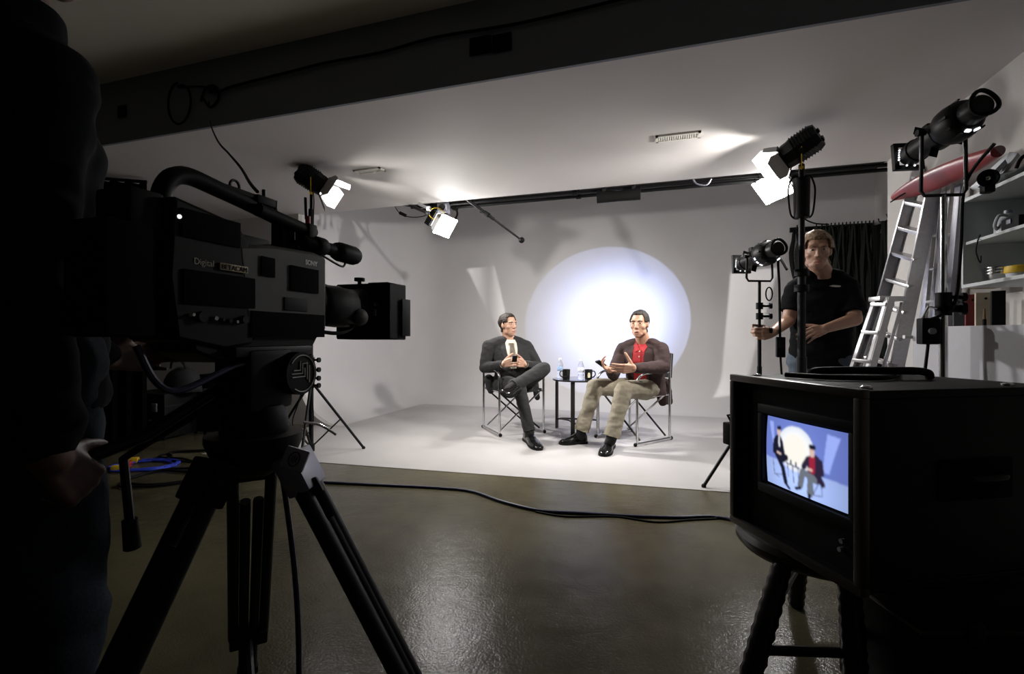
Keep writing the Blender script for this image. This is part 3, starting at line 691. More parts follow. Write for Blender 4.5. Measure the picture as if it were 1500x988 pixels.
m = MB(); slab(m, [(-.05, .045), (-.07, .20), (.02, .215), (.16, .222), (.20, .215), (.20, .03), (.14, .015), (-.02, .01)], -.062, .062)
body = m.build('body', 'grey', cam, smooth=30, bevel=.008)
m = MB(); slab(m, [(-.20, .01), (-.215, .12), (-.205, .262), (-.075, .243), (-.04, .212), (-.03, .0), (-.10, -.01)], -.060, .061); m.build('tape_compartment', 'black', cam, smooth=30, bevel=.007)
m = MB(); m.box((0, -.265, .11), (.10, .085, .19), bevel=.012); m.build('battery', 'matte', cam)
m = MB(); m.box((0, -.235, .225), (.085, .06, .08), bevel=.01); m.build('wireless_receiver', 'black', cam)
m = MB(); slab(m, [(-.16, -.012), (-.10, -.035), (.15, -.02), (.18, .02), (-.17, .02)], -.055, .055); m.build('base_plate', 'black', cam, smooth=30, bevel=.005)
MB().box((.0635, -.13, .218), (.004, .125, .050), bevel=.0015).build('tape_door', 'matte', cam)
MB().box((.064, .005, .165), (.004, .038, .042), bevel=.0015).build('control_hatch', 'matte', cam)
MB().box((.064, .118, .150), (.005, .095, .058), bevel=.002).build('side_screen_cover', 'matte', cam)
MB().box((.063, -.11, .105), (.004, .16, .062), bevel=.002).build('audio_panel', 'matte', cam)
MB().box((.0625, .075, .042), (.004, .23, .055), bevel=.0015).build('lower_cover', 'matte', cam)
MB().box((.063, .09, .09), (.004, .075, .03), bevel=.002).build('side_cover', 'darkgrey', cam)
M['labelgold'] = mat('gold badge', (0.30, 0.25, 0.13), 0.5)
M['paleprint'] = mat('pale print', (0.55, 0.55, 0.52), 0.5)
M['dimprint'] = mat('dim print', (0.32, 0.30, 0.24), 0.5)
bd = MB().box((.064, -.083, .1505), (.004, .066, .0135), bevel=.001).build('badge', 'labelgold', cam)
text('BETACAM', .0135, 'black', bd, (.0664, -.113, .1458), 'badge_text', SIDE)
text('Digital', .0165, 'dimprint', cam, (.0613, -.168, .1475), 'printed_word', SIDE @ Matrix.Shear('XZ', 2, (0)).to_3x3() if False else SIDE)
text('SONY', .0155, 'paleprint', cam, (.0626, .122, .188), 'printed_name', SIDE, bold=.0007)
for y, z, r_, mt_ in ((-.175, .055, .003, 'paleprint'), (-.155, .052, .010, 'darkgrey'), (-.128, .05, .004, 'silver'), (-.112, .048, .003, 'darkgrey'), (-.096, .046, .004, 'darkgrey'), (-.08, .045, .003, 'silver'), (-.060, .05, .008, 'darkgrey')):
    MB().cyl((.06, y, z), (.071, y, z), r_, n=12).build('control_knob', mt_, cam)
MB().ball((.062, -.196, .226), .004, seg=8).build('tally_light', emis('tally', (1, 1, 1), 1.2), cam)
# carrying handle
hp = bez([(0, -.185, .21), (0, -.178, .285), (0, -.14, .322), (0, -.06, .318), (0, .06, .302), (0, .15, .288)], 6)
MB().tube(hp, .017, 12).build('carry_handle', 'black', cam)
MB().box((0, .12, .252), (.035, .045, .075), bevel=.008).build('handle_post', 'black', cam)
MB().box((0, -.03, .325), (.03, .14, .012), bevel=.005).build('handle_grip', 'rubber', cam)
MB().tube([V((.0, -.02+.012*math.cos(a), .337+.012*math.sin(a))) for a in [2*math.pi*i/14 for i in range(14)]], .003, 6, closed=True).build('strap_ring', 'blackmetal', cam)
MB().box((0, .05, .322), (.04, .055, .02), bevel=.006).build('accessory_shoe', 'black', cam)
MB().cyl((0, .06, .32), (0, .06, .352), .004, n=8).build('thumb_screw', 'blackmetal', cam)
MB().cyl((0, .095, .31), (0, .095, .336), .005, n=8).build('thumb_screw', 'blackmetal', cam)
MB().cyl((.022, .02, .295), (.03, .19, .277), .015, .015, 14).build('wireless_transmitter', 'darkgrey', cam)
cl = MB().box((.025, .17, .27), (.045, .03, .05), bevel=.006).build('clamp', 'black', cam)
MB().cyl((.03, .17, .29), (.03, .17, .315), .006, n=8).build('red_knob', 'redplastic', cl)
# viewfinder and front microphone
vf = MB().box((-.02, .20, .232), (.05, .10, .05), bevel=.008).build('viewfinder_mount', 'black', cam)
m = MB(); m.cyl((-.10, .20, .235), (-.01, .20, .235), .025, n=16); m.build('viewfinder_tube', 'black', cam)
MB().box((-.12, .11, .235), (.06, .14, .06), bevel=.012).build('eyepiece', 'black', cam)
m = MB(); m.lathe((.045, .13, .245), (0.02, 1, -.02), [(.012, 0), (.016, .005), (.016, .12), (.022, .125), (.026, .14), (.026, .20), (.022, .212)], 16); m.build('microphone', 'black', cam)
mh = MB().lathe((.045, .175, .244), (0.02, 1, -.02), [(.021, 0), (.023, .004), (.023, .03), (.021, .034)], 16).build('microphone_holder', 'darkgrey', cam)
MB().cyl((.045, .19, .21), (.045, .19, .24), .009, n=8).build('holder_post', 'black', mh)
MB().tube(bez([(.05, .195, .222), (.05, .27, .205), (.05, .29, .21), (.05, .292, .225)], 5), .003, 6).build('wire_bail', 'blackmetal', cam)
# lens with matte box
LZ = .100
MB().lathe((0, .195, LZ), (0, 1, 0), [(.050, 0), (.058, .008), (.060, .05), (.056, .07), (.058, .12), (.052, .13), (.055, .20), (.062, .24), (.062, .25)], 28).build('lens_barrel', 'black', cam)
m = MB(); m.rings([[V((.035+.035*math.cos(a)*w_, y, LZ-.005+.055*math.sin(a)*w_)) for a in [2*math.pi*i/14 for i in range(14)]] for y, w_ in ((.215, .75), (.225, .95), (.29, 1.0), (.34, .95), (.352, .7))]); m.build('zoom_grip', 'darkgrey', cam)
MB().ball((.068, .335, LZ-.03), (.018, .03, .024), seg=14).build('zoom_rocker', 'grey', cam)
MB().tube(bez([(.03, .21, .03), (.045, .26, .025), (.05, .31, .035), (.045, .34, .055)], 5), .005, 8).build('grip_strap', 'black', cam)
mb_ = MB(); y0, y1 = .43, .53
def rect(w_, h_, y, cx=.008): return [V((cx+sx*w_/2, y, LZ-.008+sz*h_/2)) for sx, sz in ((-1, -1), (1, -1), (1, 1), (-1, 1))]
mb_.rings([rect(.11, .11, y0-.01), rect(.185, .168, y0+.005), rect(.190, .172, y1), rect(.176, .158, y1), rect(.12, .11, y0+.03)], cap=True)
mx = mb_.build('matte_box', 'black', cam, smooth=20, bevel=.004)
MB().box((.108, y1-.01, LZ-.025), (.004, .05, .115), bevel=.001).build('side_flag', 'black', mx)
MB().box((.03, y1-.02, LZ+.082), (.07, .05, .005), bevel=.001).build('top_flag', 'black', mx)
kb = MB(); kb.cyl((-.025, y0+.04, LZ+.075), (-.025, y0+.04, LZ+.09), .006, n=10); kb.cyl((-.025, y0+.04, LZ+.088), (-.025, y0+.04, LZ+.098), .016, n=12); kb.build('locking_knob', 'black', mx)
MB().box((.06, y0-.012, LZ-.012), (.012, .004, .02), bevel=.001).build('maker_plate', 'silver', mx)
MB().box((.008, y0-.02, LZ+.01), (.13, .03, .012), bevel=.003).build('rod_bracket', 'blackmetal', mx)
# cables of the camera
tag(MB().tube(bez([CAM0+CF@V((.02, -.24, .0)), CAM0+CF@V((.05, -.20, -.08)), CAM0+CF@V((.07, -.05, -.04)), CAM0+CF@V((.075, .0, -.16)), CAM0+CF@V((.09, .03, -.35)), CAM0+CF@V((.12, .03, -.6)), CAM0+CF@V((.13, .02, -.97))]), .006, 8).build('camera_cable', 'bluecord'),
    'dark cable hanging from the video camera down past its tripod', 'cable')

# ---- tripod
TP = cw(-.55, 1.05, 0); BZ = .775
tr = thing('tripod', 'heavy black camera tripod with a fluid head', 'tripod', TP)
ang = [azc(1, 0), azc(-.5, .866), azc(-.5, -.866)]
for k, az_ in enumerate(ang):
    d = V((math.cos(az_), math.sin(az_), 0)); s_ = V((-d.y, d.x, 0)); r_f = .46
    top = TP+d*.075+V((0, 0, BZ-.02)); ft = TP+d*r_f+V((0, 0, .012))
    ax = (ft-top)
    lg = MB()
    wd_, rr_ = (.040, .0135) if k == 1 else (.030, .0175)
    for sg in (-1, 1): lg.cyl(top+s_*wd_*sg+ax*.03, top+s_*wd_*.95*sg+ax*.80, rr_, rr_*.95, 12)
    L_ = lg.build('leg', 'blackmetal', tr)
    R = frame(ax, d)
    MB().box(top+ax*.055, (.095, .085, .05), R, bevel=.008).build('leg_hinge', 'silver' if k == 0 else 'black', L_)
    MB().box(top+ax*.80, (.095, .05, .045), R, bevel=.006).build('leg_clamp', 'black', L_)
    lo = MB()
    lo.cyl(top+s_*.014+ax*.20, ft+s_*.012, .012, n=10); lo.cyl(top-s_*.014+ax*.20, ft-s_*.012, .012, n=10); lo.build('lower_tubes', 'darkgrey', L_)
    MB().box(ft+V((0, 0, .006)), (.055, .03, .024), R, bevel=.006).build('foot', 'rubber', L_)
    sp_ = MB(); sp_.tube([TP+V((0, 0, .14)), top+ax*.80], .009, 8); sp_.build('spreader_arm', 'blackmetal', tr)
    if k == 0:
        pl_ = top+ax*.055+cw(.0, -.047, .012); f2 = V((-cw(0, 1, 0))).normalized()
        R2 = frame(cw(.25, -1, .25))
        c2 = P(432, 673, .985)
        bx = MB().box(c2, (.046, .014, .044), R2 @ Matrix.Rotation(-.35, 3, 'Y'), bevel=.004).build('badge_block', 'silver', L_)
        q = R2 @ Matrix.Rotation(-.35, 3, 'Y'); cc = c2+q@V((0, .008, 0))
        MB().tube([cc+q@V((.010*math.cos(a), 0, .014*math.sin(a))) for a in [2*math.pi*i/18 for i in range(18)]], .0011, 6, closed=True).build('oval_emblem', 'black', bx)
        em = MB()
        for x_, h_ in ((-.004, .009), (0, .0125), (.004, .009)): em.box(cc+q@V((x_, 0, 0)), (.0015, .002, h_*1.3), q)
        em.build('emblem_bars', 'black', bx)
        lv = P(452, 718, 1.03); MB().box(lv, (.052, .022, .035), R2 @ Matrix.Rotation(.5, 3, 'Y'), bevel=.006).build('leg_lever', 'black', L_)
MB().cyl(TP+V((0, 0, .11)), TP+V((0, 0, .17)), .022, n=14).build('spreader_hub', 'black', tr)
MB().lathe(TP+V((0, 0, BZ-.07)), (0, 0, 1), [(.03, 0), (.06, .02), (.085, .05), (.095, .075), (.095, .09), (.07, .092)], 28).build('bowl', 'black', tr)
hd = MB().lathe(TP+V((0, 0, BZ+.02)), (0, 0, 1), [(.065, 0), (.068, .01), (.062, .05), (.055, .06)], 28).build('pan_base', 'black', tr)
def hl(x, y, z): return TP + CF @ V((x, y, 0)) + V((0, 0, z))
m = MB(); m.box(hl(0, .0, BZ+.135), (.10, .12, .13), CF, bevel=.015); m.build('fluid_head', 'black', tr)
m = MB(); m.box(hl(0, .02, BZ+.195), (.085, .22, .022), CF, bevel=.006); m.build('quick_release_plate', 'blackmetal', tr)
dk = MB().cyl(hl(.045, .055, BZ+.145), hl(.075, .055, BZ+.145), .047, n=32).build('tilt_drag_disc', 'black', tr)
ec = P(404, 556, 1.085); ec = hl(.0765, .055, BZ+.145)
ex, ey = CD, V((0, 0, 1))
em = MB(); em.tube([ec+ex*.040*math.cos(a)+ey*.040*math.sin(a) for a in [math.pi*2*i/40 for i in range(-14, 17)]], .0013, 6); em.build('round_emblem', 'paleprint', dk)
for pts in ([(-.028, .0), (.0, .0), (.0, .018), (.012, .018)], [(-.026, -.006), (.006, -.006), (.006, .010)], [(.012, .02), (.012, -.012)], [(.018, .014), (.018, -.018)], [(-.022, .006), (-.006, .006), (-.006, .022)]):
    MB().tube([ec+ex*a*1.2+ey*b_*1.2 for a, b_ in pts], .0013, 6).build('emblem_line', 'paleprint', dk)
# pan bars
g0 = hl(-.05, -.04, BZ+.12); g1 = P(75, 692, .80)
pb = MB().tube([g0, g0.lerp(g1, .5)+V((0, 0, -.02)), g1], .012, 10).build('pan_bar', 'blackmetal', tr)
MB().cyl(g1, g1+(g1-g0).normalized()*.12, .018, n=12).build('grip', 'rubber', pb)
h0 = P(181, 672, .98); h1 = P(194, 803, 1.0); 
pb2 = MB().tube([hl(-.05, -.02, BZ+.10), P(230, 640, .99), h0, h0.lerp(h1, .7)], .0085, 8).build('pan_bar', 'blackmetal', tr)
MB().cyl(h0.lerp(h1, .68), h1, .014, .016, 12).build('grip', 'rubber', pb2)
MB().tube(bez([hl(.05, .09, BZ+.03), hl(.07, .12, BZ+.02), hl(.10, .14, BZ-.005)]), .003, 6).build('level_wire', 'chrome', tr)

# ================================================================ monitor in its case on the stool
A_ = V((.826, 1.16)); W_ = .49; dpt = .62
zb, zt = .387, .872
f_ = cw(-.983, -.185, 0).normalized()                  # out of the screen
MO = cw(.826-.0925*W_, 1.16+.4915*W_, zb)
FM = Matrix((cw(.185, -.983, 0).normalized(), f_, V((0, 0, 1)))).transposed()   # x: towards the near edge, y: out of the screen
FM = frame(f_)
mon = thing('monitor', 'black cased video monitor showing the two seated men', 'monitor', MO, FM)
xs = 1 if (FM @ V((1, 0, 0))).dot(cw(.185, -.983, 0)) > 0 else -1
H_ = zt-zb
M['casewood'] = mat('black case laminate', (0.004, 0.0038, 0.0036), 0.55, scale=12, var=.2, spec=.10)
M['caserim'] = mat('dark bronze case edging', (0.05, 0.043, 0.033), 0.35, 0.6)
m = MB()
hw = W_/2
m.span((-hw, -dpt, 0), (hw, 0, .02)); m.span((-hw, -dpt, H_-.02), (hw, 0, H_)); m.span((-hw, -dpt, .02), (-hw+.02, 0, H_-.02)); m.span((hw-.02, -dpt, .02), (hw, 0, H_-.02)); m.span((-hw, -dpt, .02), (hw, -dpt+.02, H_-.02))
m.build('case', 'casewood', mon, smooth=0, bevel=.003)
for a, b, c, d in ((-hw-.004, hw+.004, -.004, .018), (-hw-.004, hw+.004, H_-.018, H_+.004), (-hw-.004, -hw+.018, .018, H_-.018), (hw-.018, hw+.004, .018, H_-.018)):
    MB().span((a, -.02, c), (b, .006, d), bevel=.004).build('edge_trim', 'caserim', mon)
MB().span((-hw+.02, -.05, .02), (hw-.02, -.028, H_-.02)).build('front_panel', 'black', mon)
# screen position along the front: fractions .283 .. .883 from the far edge
s0, s1 = -hw+.283*W_, -hw+.883*W_
if xs < 0: s0, s1 = -s1, -s0
z0, z1 = .170, .372
for a, b, c, d in ((s0-.03, s1+.03, z1+.006, z1+.035), (s0-.03, s1+.03, z0-.035, z0-.006), (s0-.03, s0-.006, z0-.006, z1+.006), (s1+.006, s1+.03, z0-.006, z1+.006)):
    MB().span((a, -.03, c), (b, -.012, d), bevel=.006).build('bezel', 'darkgrey', mon)
for k, (x_, z_) in enumerate(((.17, .098), (.165, .075))):
    MB().cyl((x_*xs, -.028, z_), (x_*xs, -.016, z_), .006, n=10).build('control_knob', 'silver', mon)
# the picture on the tube
NX, NY = 150, 108
def in_poly(x, y, poly):
    c = False; n = len(poly)
    for i in range(n):
        (x0, y0), (x1, y1) = poly[i], poly[i-1]
        if (y0 > y) != (y1 > y) and x < (x1-x0)*(y-y0)/(y1-y0)+x0: c = not c
    return c
def seg_d(x, y, a, b):
    dx, dy = b[0]-a[0], b[1]-a[1]; t_ = max(0, min(1, ((x-a[0])*dx+(y-a[1])*dy)/(dx*dx+dy*dy+1e-9))); return math.hypot(x-a[0]-t_*dx, y-a[1]-t_*dy)
# picture coordinates: x 0..1.33, y 0 (top) .. 1
def pic(x, y):
    hz = .60+.04*x
    col = (0.16, 0.22, 0.62) if y < hz else (0.42, 0.55, 0.98)
    k = max(0, 1-math.hypot(x-.6, y-.8)/.9)
    if y >= hz: col = tuple(c*(.55+.75*k) for c in col)
    else:
        g = .75+.5*max(0, 1-math.hypot(x-.55, y-.4)/.9); col = tuple(c*g for c in col)
    if hz-.02 < y < hz+.05: pass
    if in_poly(x, y, [(.05, .07), (.13, .07), (.19, .45), (.16, .45)]): col = (.34, .44, .95)
    if in_poly(x, y, [(1.04, .07), (1.22, .09), (1.08, .58), (.99, .58)]): col = (.34, .44, .95)
    d = math.hypot(x-.545, y-.38)
    if d < .315: col = (1.0, .96, .88) if d < .2 else tuple(1.0*(1-(d-.2)/.115*.22*i) for i in (1, .75, .25))
    dark = (.012, .012, .03)
    def limb(pts, r, c):
        nonlocal col
        for a, b in zip(pts[:-1], pts[1:]):
            if seg_d(x, y, a, b) < r: col = c
    metal = (.08, .09, .16)
    # chairs, table
    limb([(.14, .62), (.16, .83), (.25, .86)], .006, metal); limb([(.32, .60), (.34, .80), (.15, .84)], .006, metal)
    limb([(.83, .72), (.84, .93), (.97, .90), (.96, .66)], .006, metal); limb([(.83, .92), (.95, .70)], .006, metal)
    limb([(.40, .61), (.62, .63)], .010, metal); limb([(.42, .62), (.43, .80)], .006, metal); limb([(.51, .62), (.52, .86)], .008, metal); limb([(.60, .62), (.61, .82)], .006, metal)
    limb([(.48, .56), (.48, .60)], .016, dark); limb([(.57, .57), (.57, .61)], .016, dark)
    # man in the suit
    limb([(.24, .32), (.25, .52)], .075, dark); limb([(.18, .34), (.17, .50), (.26, .52)], .035, dark); limb([(.30, .34), (.34, .50)], .035, dark)
    limb([(.25, .56), (.39, .54), (.30, .60)], .045, dark); limb([(.25, .58), (.33, .70), (.37, .90)], .038, dark); limb([(.37, .92), (.43, .97)], .022, dark)
    limb([(.255, .27), (.265, .40)], .014, (.8, .8, .9)); limb([(.23, .50), (.29, .51)], .014, (.75, .55, .5))
    limb([(.245, .17), (.25, .22)], .034, (.70, .52, .48)); limb([(.235, .145), (.26, .14)], .03, dark)
    # man in the red shirt
    kh = (.16, .18, .22)
    limb([(.86, .48), (.87, .66)], .105, (.03, .02, .05)); limb([(.77, .46), (.70, .58)], .04, (.03, .02, .05)); limb([(.95, .46), (.97, .60), (.85, .62)], .042, (.03, .02, .05)); limb([(.93, .66), (.98, .74)], .04, (.03, .02, .05))
    limb([(.83, .44), (.83, .60)], .045, (.35, .02, .05)); limb([(.77, .60), (.82, .60)], .018, (.75, .5, .45))
    limb([(.84, .70), (.68, .66), (.63, .86)], .046, kh); limb([(.86, .72), (.80, .72), (.78, .93)], .046, kh)
    limb([(.62, .90), (.55, .93)], .022, dark); limb([(.77, .95), (.76, 1.03)], .024, dark)
    limb([(.825, .33), (.83, .385)], .038, (.72, .52, .46)); limb([(.81, .285), (.85, .285)], .034, dark)
    return col
sm, nt, b = _nt('monitor picture'); nt.nodes.clear()
o_ = nt.nodes.new('ShaderNodeOutputMaterial'); e_ = nt.nodes.new('ShaderNodeEmission'); a_ = nt.nodes.new('ShaderNodeVertexColor'); a_.layer_name = 'picture'
nt.links.new(a_.outputs[0], e_.inputs[0]); e_.inputs[1].default_value = 1.25; nt.links.new(e_.outputs[0], o_.inputs[0])
me = bpy.data.meshes.new('screen'); vs = []; cols = []; fs = []
for j in range(NY+1):
    for i in range(NX+1):
        u, v = i/NX, j/NY
        x_ = s0+(s1-s0)*u; bulge = .010*(1-((2*u-1)**2+(2*v-1)**2)*.5)
        vs.append((x_, -.027+bulge, z1-(z1-z0)*v))
        uu = u if xs > 0 else 1-u
        cols.append(pic(uu*1.333, v))
for j in range(NY):
    for i in range(NX):
        k = j*(NX+1)+i; fs.append((k, k+1, k+NX+2, k+NX+1))
me.from_pydata(vs, [], fs)
for _ in range(2):                                     # a tube is never razor sharp
    W1 = NX+1; new = []
    for j in range(NY+1):
        for i in range(W1):
            nb = [cols[jj*W1+ii] for jj in (max(j-1, 0), j, min(j+1, NY)) for ii in (max(i-1, 0), i, min(i+1, NX))]
            new.append(tuple(sum(c[k] for c in nb)/9 for k in range(3)))
    cols = new
cols = [(*c, 1) for c in cols]
ca = me.color_attributes.new('picture', 'FLOAT_COLOR', 'POINT')
for i, c in enumerate(cols): ca.data[i].color = c
me.materials.append(sm); so = bpy.data.objects.new('screen', me); COL.objects.link(so); so.parent = mon
# latch on the far side, handles, top fittings
xl = -(hw+.02)*xs
lt = MB().box((xl, -.02, .285), (.05, .05, .075), bevel=.006).build('latch', 'black', mon)
MB().tube([V((xl-.01*xs, -.02, .32)), V((xl-.018*xs, -.01, .345)), V((xl+.01*xs, -.015, .352))], .004, 6).build('latch_wire', 'blackmetal', lt)
for z_ in (.36, .12): MB().box((-(hw+.004)*xs, -.05, z_), (.012, .06, .16 if z_ > .2 else .19), bevel=.003).build('side_rail', 'black', mon)
MB().tube(bez([(-.10*xs, -.18, H_+.004), (-.10*xs, -.2, H_+.022), (-.02*xs, -.38, H_+.026), (-.0, -.48, H_+.022), (0, -.5, H_+.004)]), .012, 8).build('top_handle', 'black', mon)
for x_, y_ in ((-.2, -.06), (.2, -.06), (.2, -.3), (-.2, -.5)): MB().lathe((x_, y_, H_), (0, 0, 1), [(.014, 0), (.014, .004), (.008, .008)], 12).build('corner_stud', 'chrome', mon)
MB().box((hw*xs+.004*xs, -.33, .26), (.008, .22, .10), bevel=.003).build('side_handle_plate', 'matte', mon)
MB().tube(bez([(hw*xs+.006*xs, -.40, .27), (hw*xs+.03*xs, -.38, .27), (hw*xs+.03*xs, -.28, .27), (hw*xs+.006*xs, -.26, .27)]), .008, 8).build('side_handle', 'black', mon)
tag(MB().tube(bez([P(1130, 552, 1.62)*1, MO+FM@V((-.12*xs, -.1, H_+.010)), MO+FM@V((-.02*xs, -.16, H_+.010)), MO+FM@V((.03*xs, -.3, H_+.010)), MO+FM@V((-.1*xs, -.5, H_+.010)), MO+FM@V((-.2*xs, -.6, H_+.01))][1:]), .008, 8).build('video_cable', 'black'), 'black cable lying across the top of the cased monitor', 'cable')
# stool
SC = cw(.975, 1.545, 0); SZ = zb
st = thing('stool', 'low round dark stool with turned legs under the cased monitor', 'stool', SC)
M['stoolwood'] = mat('dark varnished wood', (0.008, 0.006, 0.005), 0.3, scale=8, var=.3, spec=.3)
MB().lathe(SC+V((0, 0, SZ-.062)), (0, 0, 1), [(.20, 0), (.232, .008), (.247, .025), (.249, .042), (.238, .058), (.22, .0615)], 48).build('seat', 'stoolwood', st)
fl = []
for a in (212, 254, 32, 74):
    ra = math.radians(a); d = cw(math.cos(ra), math.sin(ra), 0); tp = SC+d*.222+V((0, 0, SZ-.05)); ft = SC+d*(.42 if a in (212, 32) else .29)+V((0, 0, .004)); fl.append((tp, ft))
    ax = ft-tp; n = 22; prof = [(.024+.004*(k % 2)+.004*math.sin(k/n*3.1), ax.length*k/n) for k in range(n+1)]
    MB().lathe(tp, ax, prof, 14).build('leg', 'stoolwood', st)
for i, j, h in ((0, 1, .62), (1, 2, .5), (2, 3, .62), (3, 0, .5)):
    a, b = fl[i][0].lerp(fl[i][1], h), fl[j][0].lerp(fl[j][1], h-.1)
    MB().cyl(a, b, .013, n=10).build('stretcher', 'stoolwood', st)
# case-shaped black filler added to darken the floor behind the stool, lower right
q = cw(1.29, 1.31, 0); RQ = Matrix.Rotation(TH, 3, 'Z')
t = thing('equipment_case', 'black case-shaped filler added to darken the floor by the stool', 'case', q)
MB().box(q+V((0, 0, .187)), (.64, .30, .36), RQ, bevel=.012).build('shell', 'casewood', t)
MB().box(q+V((0, 0, .30)), (.646, .306, .012), RQ, bevel=.002).build('lid_seam', 'caserim', t)
for sx in (-.2, .2): MB().box(q+RQ@V((sx, -.155, .30)), (.04, .014, .05), RQ, bevel=.003).build('catch', 'blackmetal', t)
MB().tube(bez([q+RQ@V((-.07, -.15, .15)), q+RQ@V((-.06, -.18, .14)), q+RQ@V((.06, -.18, .14)), q+RQ@V((.07, -.15, .15))]), .009, 8).build('handle', 'black', t)
q = P(1466, 926, .98); q.z = max(q.z, .03); q = cw(1.02, 1.06, .0); 
t = thing('tape_roll', 'small yellow roll of tape on the floor at the foot of the case', 'tape', q)
MB().lathe(q, (0, 0, 1), [(.032, .001), (.05, .001), (.05, .045), (.032, .045), (.032, .001)], 24).build('tape', 'yellow', t); MB().lathe(q, (0, 0, 1), [(.028, .001), (.0318, .001), (.0318, .044), (.028, .044), (.028, .001)], 24).build('core', 'cream', t)

# ================================================================ cords on the floor
def fl_pts(pts, r): return [FL(x, y, r) for x, y in pts]
tag(MB().tube(bez(fl_pts([(440, 706), (475, 707), (560, 711), (640, 715), (690, 720), (735, 735), (790, 748), (850, 752), (920, 756), (990, 758), (1040, 757), (1078, 764), (1130, 790), (1180, 800)], .009), 6), .009, 8).build('floor_cable', 'bluecord'), 'dark blue cord snaking across the grey floor to the monitor', 'cord')
tag(MB().tube(bez(fl_pts([(785, 750), (830, 757), (900, 757), (960, 765), (1010, 762), (1050, 760)], .005), 6), .005, 8).build('thin_wire', 'black'), 'thin black wire lying just in front of the dark blue floor cord', 'cord')
rng = random.Random(5)
def coil(cx_, cy_, rx, ry, n, r, mt_, nm, lab):
    c = FL(cx_, cy_); pts = []
    for i in range(n*9+1):
        a = i/9*2*math.pi; k = 1+rng.uniform(-.25, .25); pts.append(c+cw(rx*k*math.cos(a), ry*k*math.sin(a), r+.004*abs(math.sin(i*.7))))
    tag(MB().tube(bez(pts, 4), r, 8).build(nm, mt_), lab, 'cord')
coil(212, 684, .20, .16, 4, .008, 'blue', 'cord_coil', 'bright blue coil of cord on the floor beyond the tripod')
coil(240, 703, .26, .20, 2, .009, 'black', 'cord_coil', 'black loops of cord on the floor in front of the blue coil')
coil(300, 668, .30, .2, 2, .008, 'black', 'cord_coil', 'black loops of cord on the floor between tripod and blue coil')
for x_, y_, mt_, lab in ((172, 691, 'yellow', 'yellow plug on the dark floor left of the red plug'), (184, 685, 'redplastic', 'red plug on the dark floor between two yellow plugs'), (195, 679, 'yellow', 'yellow plug on the dark floor beside the blue coil')):
    q = FL(x_, y_); t = thing('cord_plug', lab, 'plug', q)
    R = Matrix.Rotation(.6, 3, 'Z'); MB().box(q+V((0, 0, .024)), (.075, .05, .045), R, bevel=.012).build('body', mt_, t)
    for s_ in (-.01, .01): MB().box(q+R@V((.048, s_, .024)), (.022, .003, .008), R).build('prong', 'chrome', t)

# ================================================================ left clutter: cases, and a black sheet added to darken the gap
def case_box(c, sz, lab, rot=0.1):
    t = thing('equipment_case', lab, 'case', c); R = Matrix.Rotation(rot, 3, 'Z')
    MB().box(c+V((0, 0, sz[2]/2+.012)), (sz[0], sz[1], sz[2]-.03), R, bevel=.02).build('shell', 'black', t)
    MB().box(c+V((0, 0, sz[2]*.72)), (sz[0]+.008, sz[1]+.008, .02), R, bevel=.004).build('lid_seam', 'darkgrey', t)
    for sx in (-.28, .28): MB().box(c+R@V((sx*sz[0], -sz[1]/2-.004, sz[2]*.70)), (.06, .016, .08), R, bevel=.004).build('catch', 'silver', t)
    for sx in (-.4, .4):
        for sy in (-.4, .4): MB().ball(c+R@V((sx*sz[0], sy*sz[1], .018)), .018, seg=8).build('caster', 'rubber', t)
    MB().tube(bez([c+R@V((-.1, -sz[1]/2, sz[2]*.45)), c+R@V((-.09, -sz[1]/2-.03, sz[2]*.44)), c+R@V((.09, -sz[1]/2-.03, sz[2]*.44)), c+R@V((.1, -sz[1]/2, sz[2]*.45))]), .01, 8).build('handle', 'blackmetal', t)
for x_, zc, sz, lab in ((345, 5.2, (.52, .45, .62), 'black flight case standing against the dark return wall behind the tripod'), (240, 4.95, (.50, .45, .46), 'low black flight case left of the taller one behind the tripod'), (128, 4.80, (.5, .45, .80), 'tall black flight case beside the black sheet at the far left')):
    q = P(x_, 600, zc); q.z = 0; case_box(q, sz, lab)
def clutter(px, py, zc, lab, mt_):
    q = P(px, py, zc); t = thing('gear_bag', lab, 'bag', q); m = MB(); rr = []
    for k in range(7):
        z = .0+.24*k/6; s_ = math.sqrt(max(.02, 1-(k/6.2)**3)); rr.append([q+V((.20*s_*math.cos(a)*(1+.08*math.sin(3*a+k)), .13*s_*math.sin(a), z)) for a in [2*math.pi*i/16 for i in range(16)]])
    m.rings(rr); m.build('bag_body', mt_, t, smooth=80)
    MB().tube(bez([q+V((-.1, -.05, .23)), q+V((-.06, -.06, .30)), q+V((.06, -.06, .30)), q+V((.1, -.05, .23))]), .01, 8).build('handle', 'rubber', t)
q = P(250, 600, 4.9); q.z = .46
_h = 494+FPX*(1-.458)/4.9
clutter(268, _h, 4.9, 'soft black gear bag lying on the low flight case', 'fabric')
t = thing('filler_sheet', 'tall black sheet added to darken the gap behind the camera operator', 'dark backing', P(150, 600, 4.3)*1)
a, b = P(-40, 600, 4.0), P(215, 600, 4.35); m = MB(); n = 60; vr = []
M['filler_sheet'] = mat('black drape', (0.002, 0.002, 0.002), 0.98, spec=.02)  # near-black sheet added as dark fill left of the video camera
d = (b-a); nn = V((-d.y, d.x, 0)).normalized()
rr = []
for z in (.04, 1.2, 2.36):
    row = []
    for i in range(n+1):
        q = a+d*(i/n)+nn*(.035*math.sin(i*1.15)); q.z = z; row.append(q)
    rr.append(row+[q+nn*.006 for q in reversed(row)])
m.rings(rr); m.build('cloth', 'filler_sheet', t, smooth=80)
